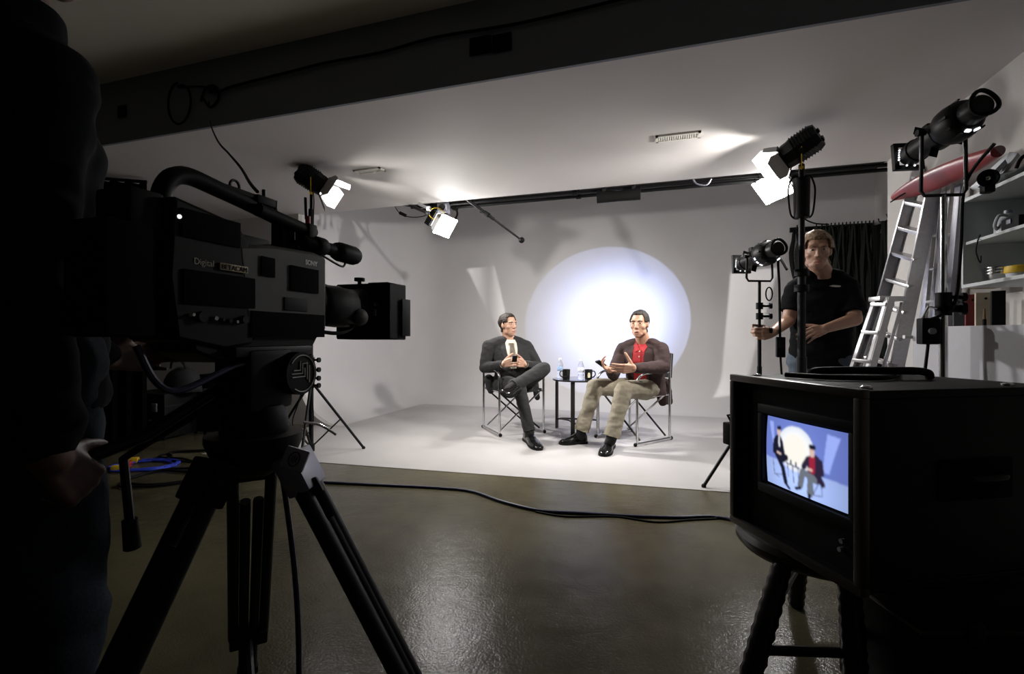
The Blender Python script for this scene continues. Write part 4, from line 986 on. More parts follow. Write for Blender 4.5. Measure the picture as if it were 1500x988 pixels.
MB().cyl(V((a.x, a.y, 2.375)), V((b.x, b.y, 2.375)), .015, n=10).build('filler_rail', 'blackmetal', t)

# ================================================================ right side: ladders, shelf, bench, hanging cords
def ladder(lt_, lb_, rt_, rb_, n, label, name, zfirst, rung='tread', rail=(.075, .026), depth_dir=None):
    t = thing(name, label, 'ladder', (lb_+rb_)/2)
    for a, b in ((lt_, lb_), (rt_, rb_)):
        ax = (a-b); sd = (rt_-lt_).normalized(); fr = frame(ax, ax.cross(sd))
        R = Matrix((sd, ax.normalized(), sd.cross(ax.normalized()))).transposed()
        m = MB(); m.box((a+b)/2, (.006, ax.length, rail[0]), R); s_ = .012*(1 if a is lt_ else -1)
        for sg in (-1, 1): m.box((a+b)/2+R@V((s_, 0, sg*rail[0]/2)), (rail[1], ax.length, .006), R)
        r_ = m.build('side_rail', 'alu', t, smooth=0)
        MB().box(b, (.045, .06, .06), bevel=.008).build('rubber_foot', 'rubber', r_)
    for k in range(n):
        f = zfirst+(1-zfirst-.03)*k/(n-1); a, b = lb_.lerp(lt_, f), rb_.lerp(rt_, f)
        sd = (b-a).normalized(); R = frame(sd, (0, 0, 1))
        MB().box((a+b)/2, (.07, (b-a).length, .022), R, bevel=.003).build('rung', 'alu', t)
    return t
Lt, Lb, Rt, Rb = P(1345, 246, 3.38), P(1218, 715, 3.25), P(1374, 250, 3.08), P(1278, 722, 3.12)
Lb.z = Rb.z = .03
ladder(Lt, Lb, Rt, Rb, 12, 'tall aluminium ladder leaning against the wall behind the big spotlight stand', 'extension_ladder', .06)
# step ladder in front, folded
La, Lb2, Ra, Rb2 = P(1284, 438, 3.12), P(1186, 716, 3.02), P(1306, 438, 3.02), P(1224, 722, 2.92)
Lb2.z = Rb2.z = .03
sl = ladder(La, Lb2, Ra, Rb2, 7, 'short aluminium step ladder folded in front of the tall ladder', 'step_ladder', .10, rail=(.05, .02))
off = cw(.115, .06, 0)
for a, b in ((La, Lb2), (Ra, Rb2), (La+cw(.05, .02, 0), Lb2+cw(.06, .02, 0))):
    MB().cyl(a+off*.95-V((0, 0, .02)), b+off*.9, .010, n=8).build('rear_rail', 'alu', sl)
MB().box((La+Ra)/2+off*.3, (.17, .10, .03), Matrix.Rotation(TH, 3, 'Z'), bevel=.006).build('top_cap', 'alu', sl)
# a long pole and a second ladder seen edge-on behind
for k, (x0, x1, zc, lab) in enumerate(((1392, 1346, 2.97, 'grey aluminium section leaning edge-on right of the tall ladder'), (1406, 1364, 2.86, 'dark aluminium section leaning edge-on beside the chrome topped stand'))):
    a, b = P(x0, 270, zc), P(x1, 700, zc+.14); b.z = .03
    t = thing('ladder_section', lab, 'ladder', b)
    sd = cw(.3, .95, 0).normalized(); ax = a-b; R = Matrix((sd.cross(ax.normalized()).normalized(), ax.normalized(), ax.normalized().cross(sd.cross(ax.normalized())).normalized()*-1)).transposed()
    for s_ in (0, .16): MB().box((a+b)/2+sd*s_, (.022, ax.length, .06), R, bevel=.003).build('side_rail', 'alu' if k == 0 else 'silver', t)
    for j in range(8):
        q = b.lerp(a, .08+.11*j); MB().cyl(q, q+sd*.16, .011, n=8).build('rung', 'alu', t)
# wall shelf cabinet
M['melamine'] = mat('white shelf board', (0.50, 0.53, 0.53), 0.45, var=.02)
SX0, SX1, SY0, SY1, SZ0, SZ1, SZM = 1.37, XR-.002, 1.65, 2.97, 1.255, 1.655, 1.462
t = thing('wall_shelf', 'white open wall cabinet with two shelves on the wall above the white panel', 'shelf', ((SX0+SX1)/2, (SY0+SY1)/2, SZ0))
for nm, a, b in (('bottom_board', (SX0, SY0, SZ0-.016), (SX1, SY1, SZ0)), ('top_board', (SX0, SY0, SZ1), (SX1, SY1, SZ1+.016)), ('shelf_board', (SX0+.01, SY0, SZM-.014), (SX1, SY1-.016, SZM)),
                 ('side_panel', (SX0, SY1-.016, SZ0), (SX1, SY1, SZ1)), ('side_panel', (SX0, SY0, SZ0), (SX1, SY0+.016, SZ1)), ('back_panel', (SX1-.008, SY0, SZ0), (SX1, SY1, SZ1))):
    MB().span(a, b).build(nm, 'melamine', t, smooth=0, bevel=.001)
def sh_pt(px, z, d=.12):
    """point on a shelf board d behind its front edge, under image column px"""
    k = (px-750)/FPX; X = SX0+d; Y = X*(CT+0*k)  # solve (CT X + ST Y) = k (-ST X + CT Y)
    Y = (CT*X+k*ST*X)/(k*CT-ST); return V((X, Y, z))
M['steel'] = mat('stainless steel', (0.6, 0.6, 0.6), 0.2, 1.0)
M['cardbrown'] = mat('brown cardboard', (0.16, 0.10, 0.04), 0.8)
M['milky'] = mat('milky plastic', (0.5, 0.52, 0.55), 0.4)
M['brass'] = mat('brass', (0.6, 0.42, 0.2), 0.3, 1.0)
def lathe_thing(name, lab, cat, p, parts, group=None):
    t = thing(name, lab, cat, p, group=group)
    for nm, mt_, prof, h0 in parts: MB().lathe(p+V((0, 0, h0)), (0, 0, 1), prof, 20).build(nm, mt_, t)
lathe_thing('jar', 'small glass jar with a thin nozzle at the end of the lowest shelf board', 'jar', sh_pt(1424, SZ0, .05), (('jar_body', 'milky', [(.018, 0), (.02, .002), (.02, .022), (.012, .026)], 0), ('nozzle', 'white', [(.006, 0), (.003, .03)], .026)))
lathe_thing('spray_bottle', 'slim copper coloured bottle on the lowest shelf board beside the jar', 'bottle', sh_pt(1440, SZ0, .10), (('bottle_body', 'brass', [(.014, 0), (.014, .05), (.007, .062)], 0), ('cap', 'white', [(.007, 0), (.007, .018)], .062)))
lathe_thing('glass_bottle', 'slim clear bottle on the lowest shelf board before the brown box', 'bottle', sh_pt(1434, SZ0, .15), (('bottle_body', 'milky', [(.012, 0), (.012, .045), (.005, .06)], 0), ('cap', 'black', [(.006, 0), (.006, .012)], .06)))
bp_ = sh_pt(1464, SZ0, .12)
for k in range(3):
    lathe_thing('steel_bowl', ('bottom steel bowl of the nested stack on the lowest shelf board', 'middle steel bowl of the nested stack on the lowest shelf board', 'top steel bowl of the nested stack on the lowest shelf board')[k], 'bowl', bp_+V((0, 0, .014*k)), (('bowl', 'steel', [(.001, 0), (.025, 0), (.045, .025), (.050, .045), (.052, .046), (.046, .043), (.04, .025), (.001, .004)], 0), ('rim', 'steel', [(.050, 0), (.054, .001), (.054, .004), (.050, .005)], .043)))
lathe_thing('tub', 'yellow lidded tub at the open end of the lowest shelf board', 'tub', sh_pt(1492, SZ0, .11), (('tub_body', 'milky', [(.036, 0), (.040, .002), (.042, .03)], 0), ('lid', 'yellow', [(.046, 0), (.048, .004), (.046, .03), (.03, .034)], .03)))
q = sh_pt(1452, SZ0, .22); t = thing('cardboard_box', 'brown cardboard box behind the steel bowls', 'box', q)
MB().box(q+V((0, .0, .06)), (.10, .16, .118), bevel=.002).build('box', 'cardbrown', t); MB().box(q+V((0, 0, .1195)), (.102, .03, .002)).build('tape_strip', 'cream', t)
q = sh_pt(1446, SZM, .13); t = thing('power_supply', 'grey metal power supply with switches on the middle shelf board', 'power supply', q)
MB().box(q+V((0, 0, .046)), (.10, .10, .085), bevel=.004).build('body', 'silver', t)
MB().cyl(q+V((-.05, .02, .06)), q+V((-.065, .02, .06)), .012, n=12).build('dial', 'black', t); MB().box(q+V((0, .03, .098)), (.05, .03, .018), bevel=.004).build('terminal', 'black', t)
for dx in (-.04, .04): MB().box(q+V((dx, 0, .002)), (.014, .08, .004)).build('foot', 'rubber', t)
q = sh_pt(1427, SZM, .08); t = thing('coupling', 'black pipe coupling with a bright pin on the middle shelf board', 'coupling', q)
MB().cyl(q+V((0, -.02, .022)), q+V((0, .02, .022)), .022, n=16).build('body', 'black', t); MB().cyl(q+V((-.03, 0, .022)), q+V((.03, 0, .022)), .006, n=10).build('pin', 'chrome', t)
q = sh_pt(1477, SZM, .14); t = thing('jug', 'milky plastic jug standing on the middle shelf board', 'jug', q)
MB().lathe(q, (0, 0, 1), [(.045, 0), (.050, .004), (.05, .06), (.045, .085), (.02, .11), (.014, .115)], 20).build('jug_body', 'milky', t); MB().lathe(q+V((0, 0, .115)), (0, 0, 1), [(.017, 0), (.017, .014)], 14).build('cap', 'silver', t)
MB().tube(bez([q+V((-.02, -.03, .10)), q+V((-.05, -.03, .10)), q+V((-.06, -.02, .06)), q+V((-.048, -.01, .04))]), .007, 8).build('handle', 'milky', t)
q = sh_pt(1497, SZM, .13); t = thing('tool_box', 'dark tool box beside the jug on the middle shelf board', 'tool box', q)
MB().box(q+V((0, -.03, .035)), (.12, .12, .068), bevel=.006).build('body', 'darkgrey', t); MB().box(q+V((-.062, -.03, .05)), (.006, .03, .02), bevel=.002).build('latch', 'silver', t)
tag(MB().tube(bez([sh_pt(1436, SZM+.03, .06), sh_pt(1432, SZM-.02, -.01), sh_pt(1430, SZM-.07, -.012), sh_pt(1436, SZM-.12, .0), sh_pt(1437, SZ0+.12, .0)]), .003, 6).build('hanging_wire', 'black'), 'thin black wire hanging over the edge of the middle shelf board', 'wire')
# things on top of the cabinet
q0, q1 = V((SX0+.06, SY1-.02, SZ1+.016)), V((SX1-.02, SY0+.02, SZ1+.016))
t = thing('storage_bag', 'long dark green bag lying on top of the wall cabinet', 'bag', (q0+q1)/2); m = MB(); rr = []
M['darkgreen'] = mat('dark green canvas', (0.045, 0.055, 0.055), 0.8)
for i in range(13):
    y = SY1-.03-(SY1-SY0-.06)*i/12; s_ = .8+.2*math.sin(i*1.7); e = .55 if i in (0, 12) else 1
    rr.append([V((1.52+.125*e*math.cos(a), y, SZ1+.018+max(0, .045*e*s_*(1+math.sin(a))))) for a in [2*math.pi*k/14 for k in range(14)]])
m.rings(rr); m.build('bag_body', 'darkgreen', t, smooth=80)
for i in (3, 9): y = SY1-.03-(SY1-SY0-.06)*i/12; MB().tube(bez([V((1.40, y, SZ1+.06)), V((1.44, y, SZ1+.115)), V((1.60, y, SZ1+.115)), V((1.645, y, SZ1+.06))]), .007, 6).build('strap', 'black', t)
M['pink'] = mat('pale pink lacquer', (0.30, 0.19, 0.21), 0.4)
M['red'] = mat('red lacquer', (0.22, 0.012, 0.016), 0.4)
def board(a, b, wid, thk, lab, top, bot, tilt=.9):
    t = thing('paddle_board', lab, 'board', (a+b)/2); ax = (b-a); sd = frame(ax, (0, 0, 1)) @ V((1, 0, 0)); up = frame(ax) @ V((0, 0, 1))
    s2 = sd*math.cos(tilt)+up*math.sin(tilt); u2 = up*math.cos(tilt)-sd*math.sin(tilt)
    for nm, mt_, sg in (('deck', top, 1), ('hull', bot, -1)):
        m = MB(); rr = []
        for i in range(15):
            f = i/14; w_ = wid*math.sin(math.pi*(.06+.88*f))**.55; c = a+ax*f
            rr.append([c+s2*w_*.5*math.cos(x_)+u2*sg*thk*max(0.0, math.sin(x_)) for x_ in [math.pi*k/10 for k in range(11)]])
        m.rings(rr); m.build(nm, mt_, t, smooth=60)
    MB().prism([a+ax*.12-u2*thk, a+ax*.20-u2*thk, a+ax*.13-u2*(thk+.07)], s2*.008).build('fin', 'black', t)
board(P(1312, 288, 3.45), P(1462, 222, 2.32), .13, .03, 'long red and pale board lying above the ladders and the wall cabinet', 'pink', 'red')
a, b = P(1418, 272, 2.35), P(1492, 226, 2.05)
t = thing('foam_wedge', 'pale angular foam panel propped on the bag above the cabinet', 'panel', (a+b)/2)
u = V((0, 0, 1)); MB().prism([P(1420, 275, 2.42), P(1478, 222, 2.18), P(1492, 224, 2.14), P(1462, 262, 2.22), P(1452, 280, 2.28)], cw(.04, .03, .0)).build('panel', 'milky', t, smooth=0, bevel=.003)
MB().prism([P(1432, 275, 2.36), P(1472, 234, 2.17), P(1475, 240, 2.165), P(1442, 276, 2.32)], cw(-.004, -.006, 0)).build('dark_inset', 'black', t)
q = P(1447, 262, 2.12); t = thing('work_lamp', 'round dark work lamp with a bright reflector on the bag above the cabinet', 'lamp', q)
R = cw(-.6, -.7, -.1); MB().lathe(q-R.normalized()*-.01, R, [(.022, -.02), (.034, 0), (.037, .015), (.032, .016), (.026, .008), (.008, -.004)], 24).build('shell', 'black', t); MB().ball(q+R.normalized()*.010, .013, seg=14).build('reflector', 'steel', t)
MB().box(q-V((0, 0, .04))-R.normalized()*.02, (.04, .04, .04), bevel=.006).build('mount', 'darkgrey', t)
# white panel bench
M['panelwhite'] = mat('white laminate', (0.52, 0.52, 0.56), 0.5, var=.02)
A2, B3, C3 = cw(2.052, 2.5, 0), cw(2.086, 2.0, 0), cw(2.11, 1.62, 0)
WB = 1+14.5/FPX*2.5
t = thing('white_bench', 'white panelled bench in the corner below the wall cabinet', 'bench', (A2+C3)/2)
YB2 = 3.32; bl = A2+V((.477, 1.2, 0))*((YB2-A2.y)/1.2)+V((.012, 0, 0))
MB().prism([V((p.x, p.y, .02)) for p in (A2, C3, V((XR-.01, C3.y, 0)), V((XR-.01, YB2, 0)), bl)], (0, 0, WB-.035)).build('carcass', 'panelwhite', t, smooth=0)
d2 = (C3-A2).normalized(); nrm = V((d2.y, -d2.x, 0)); nrm = nrm if nrm.dot(cw(-1, 0, 0)) > 0 else -nrm
MB().prism([V((p.x, p.y, .0)) for p in (A2, C3, C3+nrm*.012, A2+nrm*.012)], (0, 0, WB)).build('front_panel', 'panelwhite', t, smooth=0)
MB().box(A2+cw(-.02, .02, WB-.05), (.035, .03, .018), bevel=.003).build('bracket', 'white', t)
def plank(px, zc, wid, mt_, lab, top=432):
    kk = (px-750)/FPX; q = V((1.5, 1.5*(CT+kk*ST)/(kk*CT-ST), WB-.014)); h = 1.235-WB; t = thing('offcut_board', lab, 'board', q)
    R = Matrix.Rotation(TH-.5, 3, 'Z'); MB().box(q+V((0, 0, h/2)), (wid, .02, h), R, bevel=.002).build('board', mt_, t, smooth=0)
    MB().cyl(q+R@V((0, -.012, h-.03)), q+R@V((0, .012, h-.03)), .006, n=8).build('hang_hole', 'black', t)
M['beige'] = mat('beige board', (0.42, 0.36, 0.26), 0.7); M['maroon'] = mat('dark red board', (0.12, 0.006, 0.008), 0.6)
plank(1424, 2.62, .055, 'maroon', 'dark red upright board standing under the wall cabinet')
plank(1443, 2.56, .075, 'beige', 'beige upright board standing under the wall cabinet')
plank(1462, 2.52, .05, 'black', 'black upright board standing under the wall cabinet')
plank(1405, 2.70, .05, 'darkgreen', 'dark green upright board standing behind the chrome topped stand')
kk = (1442-750)/FPX; q = V((1.46, 1.46*(CT+kk*ST)/(kk*CT-ST), WB-.014))
t = thing('paint_brush', 'small brown handled brush standing before the beige board', 'brush', q); MB().cyl(q, q+V((0, 0, .05)), .008, n=10).build('bristles', 'black', t); MB().cyl(q+V((0, 0, .05)), q+V((0, 0, .10)), .006, .004, 10).build('handle', 'cardbrown', t)
# hanging cords on the recess wall
rng = random.Random(11)
t = thing('hook_rail', 'dark rail of hooks high on the wall behind the standing man', 'hook rail', (1.95, YB-.02, 2.36))
MB().span((1.48, YB-.04, 2.34), (2.38, YB-.002, 2.40)).build('rail', 'blackmetal', t)
M['cordgreen'] = mat('dark green rubber', (0.010, 0.014, 0.011), 0.6, spec=.2)
HX = [1.53, 1.60, 1.74, 1.80, 1.85, 1.90, 1.94, 1.98, 2.02, 2.06, 2.10, 2.14, 2.18, 2.22, 2.26, 2.30, 2.34]
for x in HX:
    MB().tube([(x, YB-.03, 2.37), (x, YB-.17, 2.36), (x, YB-.18, 2.40)], .008, 6).build('hook', 'blackmetal', t)
for i, x in enumerate(HX):
    ln = rng.uniform(1.2, 2.0)*(1 if x > 1.7 else .5); wd = rng.uniform(.035, .065)
    cz = 2.37; lean = rng.uniform(-.06, .06); pts = []; lay = YB-.06-.045*(i % 3)
    for k in range(3*14):
        a = 2*math.pi*k/14; tt = k//14; dn = .5*(1-math.cos(a))
        pts.append(V((x+lean*dn+(wd+.012*tt)*math.sin(a)*(1.0 if math.cos(a) < .6 else .6), lay+.012*(tt-1), cz-ln*dn*(1-.05*tt)-.008*tt)))
    tag(MB().tube(bez(pts, 2), .014, 7).build('cord_hank', 'cordgreen' if i % 3 else 'black'), 'dark hank of cord hanging on the hook rail behind the standing man', 'cord', 'cord hanks on the hook rail')

t = thing('hook_rail', 'dark rail of hooks on the recess wall right of the hanging cords', 'hook rail', (XA-.02, 6.2, 2.30))
MB().span((XA-.04, 5.3, 2.28), (XA-.002, 6.95, 2.34)).build('rail', 'blackmetal', t)
for i in range(7):
    y = 5.45+.22*i; ln = rng.uniform(1.3, 1.95); wd = rng.uniform(.07, .10)
    MB().tube([(XA-.03, y, 2.31), (XA-.14, y, 2.30), (XA-.15, y, 2.34)], .008, 6).build('hook', 'blackmetal', t)
    pts = []
    for k in range(3*14):
        a = 2*math.pi*k/14; tt = k//14; dn = .5*(1-math.cos(a))
        pts.append(V((XA-.08+.02*(tt-1), y+(wd+.012*tt)*math.sin(a)*(1.0 if math.cos(a) < .6 else .6), 2.31-ln*dn-.008*tt)))
    tag(MB().tube(bez(pts, 2), .015, 7).build('cord_hank', 'cordgreen' if i % 2 else 'black'), 'dark hank of cord hanging between the tall ladder and the standing man', 'cord', 'cord hanks on the recess side wall')
# ================================================================ people
from mathutils import noise
def skin_mat(name, c):
    return mat(name, c, 0.5, var=.05, scale=25)
M['skin1'] = skin_mat('fair skin', (0.50, 0.285, 0.195)); M['skin2'] = skin_mat('warm skin', (0.43, 0.24, 0.16)); M['skin3'] = skin_mat('tanned skin', (0.33, 0.185, 0.125)); M['skin4'] = skin_mat('skin darkened as shade', (0.09, 0.045, 0.03))  # the operator's skin colour is lowered to stand in for missing light
M['lip'] = mat('lips', (0.42, 0.17, 0.14), 0.45); M['eyewhite'] = mat('eye white', (0.40, 0.34, 0.31), 0.35); M['iris'] = mat('dark iris', (0.03, 0.02, 0.015), 0.15)
M['hairdark'] = mat('dark brown hair', (0.016, 0.010, 0.007), 0.65, scale=90, var=.5, bump=.6, spec=.25)
M['hairgrey'] = mat('dark greying hair', (0.024, 0.019, 0.015), 0.65, scale=90, var=.6, bump=.6, spec=.25)
M['hairblond'] = mat('sandy hair', (0.15, 0.092, 0.047), 0.6, scale=90, var=.4, bump=.6)
M['suit'] = mat('charcoal wool', (0.016, 0.0155, 0.0155), 0.9, scale=160, var=.25, bump=.15)
M['corduroy'] = mat('dark brown corduroy', (0.027, 0.011, 0.0095), 0.88, scale=120, var=.3, bump=.25)
M['redshirt'] = mat('red knit', (0.27, 0.006, 0.009), 0.8, scale=150, var=.15, bump=.1)
M['whiteshirt'] = mat('cream white shirt', (0.66, 0.62, 0.52), 0.7, var=.03)
M['tie'] = mat('patterned olive tie', (0.10, 0.08, 0.055), 0.6, scale=70, var=.6)
M['khaki'] = mat('khaki cotton', (0.215, 0.188, 0.137), 0.85, scale=120, var=.08, bump=.1)
M['sock'] = mat('black sock', (0.008, 0.008, 0.008), 0.9)
M['shoe'] = mat('polished black leather', (0.008, 0.008, 0.008), 0.14, var=.02, spec=.6)
M['tshirt'] = mat('black cotton', (0.004, 0.004, 0.0045), 0.95, scale=150, bump=.1, spec=.1)
M['denim'] = mat('blue denim', (0.04, 0.055, 0.075), 0.85, scale=180, var=.3, bump=.1)
M['darkdenim'] = mat('dark denim', (0.018, 0.025, 0.034), 0.9, scale=180, var=.3, bump=.1, spec=.1)
M['navy'] = mat('navy jacket cloth', (0.003, 0.004, 0.0055), 0.95, scale=150, spec=.1)
M['darkred'] = mat('deep red cloth', (0.5, 0.018, 0.018), 0.9, scale=150)

def cap(mb, a, b, r0, r1=None, n=16, flat=None):
    """closed tapered capsule"""
    a, b = V(a), V(b); r1 = r0 if r1 is None else r1
    ax = b-a; L_ = ax.length
    if L_ < 1e-5: ax = V((0, 0, 1)); L_ = 1e-5
    q = ax.to_track_quat('Z', 'Y').to_matrix()
    rings = []
    prof = [(r0*math.sin(t), -r0*math.cos(t)) for t in (.15, .6, 1.05)] + [(r0, 0), (r1, L_)] + [(r1*math.cos(t), L_+r1*math.sin(t)) for t in (.52, .97, 1.42)]
    for r, h in prof:
        row = []
        for i in range(n):
            an = 2*math.pi*i/n; o = q @ V((r*math.cos(an), r*math.sin(an), 0))
            if flat: fa, k = flat; o = o - fa*(o.dot(fa))*(1-k)
            row.append(a + q @ V((0, 0, h)) + o)
        rings.append(row)
    mb.rings(rings)
def chain(mb, pts, rs, flat=None):
    for (a, b), (r0, r1) in zip(zip(pts[:-1], pts[1:]), zip(rs[:-1], rs[1:])): cap(mb, a, b, r0, r1, flat=flat)
def loft(mb, rows, n=28, p=2.3):
    """rows: (centre, half-width vector, half-depth vector)"""
    rr = []
    for c, X, Y in rows:
        c = V(c); row = []
        for i in range(n):
            a = 2*math.pi*i/n; ca, sa = math.cos(a), math.sin(a)
            row.append(c + X*(math.copysign(abs(ca)**(2/p), ca)) + Y*(math.copysign(abs(sa)**(2/p), sa)))
        rr.append(row)
    mb.rings(rr)
def ell(mb, c, r, R): mb.ball(c, r, R, seg=20)
def blob(name, mb, mt, parent, voxel=.006, smooth=6, fold=None, cuts=()):
    """the closed shapes in mb fused into one continuous smooth surface"""
    bmesh.ops.recalc_face_normals(mb.bm, faces=mb.bm.faces)
    me = bpy.data.meshes.new('tmp'); mb.bm.to_mesh(me); mb.bm.free()
    o = bpy.data.objects.new('tmp', me); COL.objects.link(o)
    m = o.modifiers.new('r', 'REMESH'); m.mode = 'VOXEL'; m.voxel_size = voxel
    if smooth: s_ = o.modifiers.new('s', 'SMOOTH'); s_.factor = .5; s_.iterations = smooth
    dg = bpy.context.evaluated_depsgraph_get(); dg.update()
    nm = bpy.data.meshes.new_from_object(o.evaluated_get(dg)); bpy.data.objects.remove(o); bpy.data.meshes.remove(me)
    nm.name = name
    if fold:
        amp, sc_, st = fold
        nrm = [v.normal.copy() for v in nm.vertices]
        for v, vn in zip(nm.vertices, nrm):
            c = v.co; k = noise.noise(V((c.x*sc_+st, c.y*sc_, c.z*sc_*1.9))) + .6*noise.noise(V((c.x*sc_*2.1, c.y*sc_*2.1+st, c.z*sc_*3.6)))
            v.co = c + vn*(amp*k)
    if cuts:
        for pt, nr, rad in cuts:
            for v in nm.vertices:
                d = (v.co-pt).dot(nr)
                if d > 0 and (v.co-pt).length < rad: v.co = v.co - nr*d
    world = [v.co.copy() for v in nm.vertices]; polys = [tuple(p.vertices) for p in nm.polygons]
    nm.materials.clear(); nm.materials.append(M[mt])
    nm.polygons.foreach_set('use_smooth', [True]*len(nm.polygons))
    ob = bpy.data.objects.new(name, nm); COL.objects.link(ob)
    if parent is not None:
        ob.parent = parent; r = parent
        while r.parent: r = r.parent
        nm.transform(Matrix.Translation(-r.location))
    return ob, BVHTree.FromPolygons(world, polys), (world, polys)
def torso_bvh(rows, extra=()):
    m = MB(); loft(m, rows)
    for pts, rs in extra: chain(m, pts, rs)
    o, b, _ = blob('torso', m, 'suit', None, .0075, 6); me = o.data; bpy.data.objects.remove(o); bpy.data.meshes.remove(me); return b
def patch(name, mt, parent, bvh, O, F, poly, off=.004, thick=.004, res=.014, cast=.5):
    """a piece of cloth lying on a surface: poly in the frame F (right, forward, up) at O, dropped onto bvh along -forward"""
    bm = bmesh.new(); f = bm.faces.new([bm.verts.new((x, 0, z)) for x, z in poly])
    bmesh.ops.triangulate(bm, faces=bm.faces)
    for _ in range(6):
        es = [e for e in bm.edges if e.calc_length() > res]
        if not es: break
        bmesh.ops.subdivide_edges(bm, edges=es, cuts=1); bmesh.ops.triangulate(bm, faces=[f for f in bm.faces if len(f.verts) > 3])
    fw = F @ V((0, 1, 0)); last = None; miss = []
    for v in bm.verts:
        p = O + F @ v.co; h = bvh.ray_cast(p+fw*cast, -fw, cast*1.6)
        if h[0] is not None: v.co = h[0] + fw*off; last = v.co.copy()
        else: miss.append((v, p))
    hit = [v.co.copy() for v in bm.verts if v not in [m_[0] for m_ in miss]]
    for v, p in miss:
        v.co = p if not hit else p + fw*((min(hit, key=lambda c: (c-p - fw*((c-p).dot(fw))).length) - p).dot(fw))
    bmesh.ops.smooth_vert(bm, verts=bm.verts, factor=.4, use_axis_x=True, use_axis_y=True, use_axis_z=True)
    bmesh.ops.recalc_face_normals(bm, faces=bm.faces)
    # thickness
    n0 = sum((f.normal*f.calc_area() for f in bm.faces), V((0, 0, 0)))
    if n0.dot(fw) < 0: bmesh.ops.reverse_faces(bm, faces=bm.faces)
    g = bmesh.ops.extrude_face_region(bm, geom=bm.faces[:])
    for e in g['geom']:
        if isinstance(e, bmesh.types.BMVert): e.co = e.co - fw*(thick+off)
    bmesh.ops.recalc_face_normals(bm, faces=bm.faces)
    mb = MB(); mb.bm.free(); mb.bm = bm
    return mb.build(name, mt, parent, smooth=50)

def head(mb, c, f, s=1.0, tilt=0.0, neck=None, neck_r=.058, jaw=1.0):
    """skull, face, ears and neck; returns frame (columns right, forward, up)"""
    F = frame(f)
    if tilt: F = F @ Matrix.Rotation(-tilt, 3, 'X')
    q = lambda x, y, z: V(c) + F @ V((x*s, y*s, z*s))
    def e(x, y, z, r): ell(mb, q(x, y, z), [k*s for k in r], F)
    e(0, -.014, .036, (.073, .094, .082)); e(0, .022, .000, (.065, .068, .080)); e(0, .028, -.045, (.056*jaw, .058, .062))
    e(0, .056, -.094, (.030*jaw, .026, .021)); e(0, .046, -.078, (.044*jaw, .040, .030)); e(0, .070, -.066, (.030, .018, .021))
    for sx in (-1, 1):
        e(sx*.040*jaw, .012, -.066, (.021, .034, .028)); e(sx*.024, .074, .032, (.030, .015, .013)); e(sx*.038, .049, -.020, (.026, .026, .026))
        e(sx*.071, -.004, -.002, (.010, .019, .030)); e(sx*.0115, .094, -.029, (.008, .010, .0075))
    cap(mb, q(0, .080, .020), q(0, .100, -.022), .0080*s, .0110*s); e(0, .103, -.025, (.0100, .0105, .0095))
    e(0, .083, -.0595, (.022, .009, .006)); e(0, .080, -.072, (.019, .009, .0065))
    if neck is not None:
        cap(mb, q(0, -.022, -.045), neck, neck_r*s*.98, neck_r*s*1.05)
    return F, q
def face_bits(body, c, F, q, s, hair, brow=True, mouth_open=0.0):
    for sx in (-1, 1):
        ey = MB().ball(q(sx*.029, .0765, .010), (.0125*s, .010*s, .0062*s), F, 14).build('eye', 'eyewhite', body)
        MB().ball(q(sx*.029-.001, .0842, .0100), (.0060*s, .0035*s, .0056*s), F, 10).build('iris', 'iris', ey)
        m = MB(); m.tube([q(sx*.012, .0890, .025), q(sx*.027, .0895, .0295), q(sx*.046, .0755, .025)], [.0030*s, .0040*s, .0022*s], 8); m.build('eyebrow', hair, body)
    m = MB(); m.tube([q(-.022, .084, -.0625), q(-.008, .0905, -.0595), q(.008, .0905, -.0595), q(.022, .084, -.0625)], [.002*s, .0042*s, .0042*s, .002*s], 8)
    m.build('upper_lip', 'lip', body)
    m = MB(); m.tube([q(-.02, .083, -.066-mouth_open), q(0, .0885, -.0705-mouth_open), q(.02, .083, -.066-mouth_open)], [.002*s, .005*s, .002*s], 8); m.build('lower_lip', 'lip', body)
    if mouth_open:
        MB().ball(q(0, .0885, -.0645-mouth_open*.5), (.015*s, .004*s, (.003+mouth_open*.5)*s), F, 10).build('open_mouth', 'iris', body)
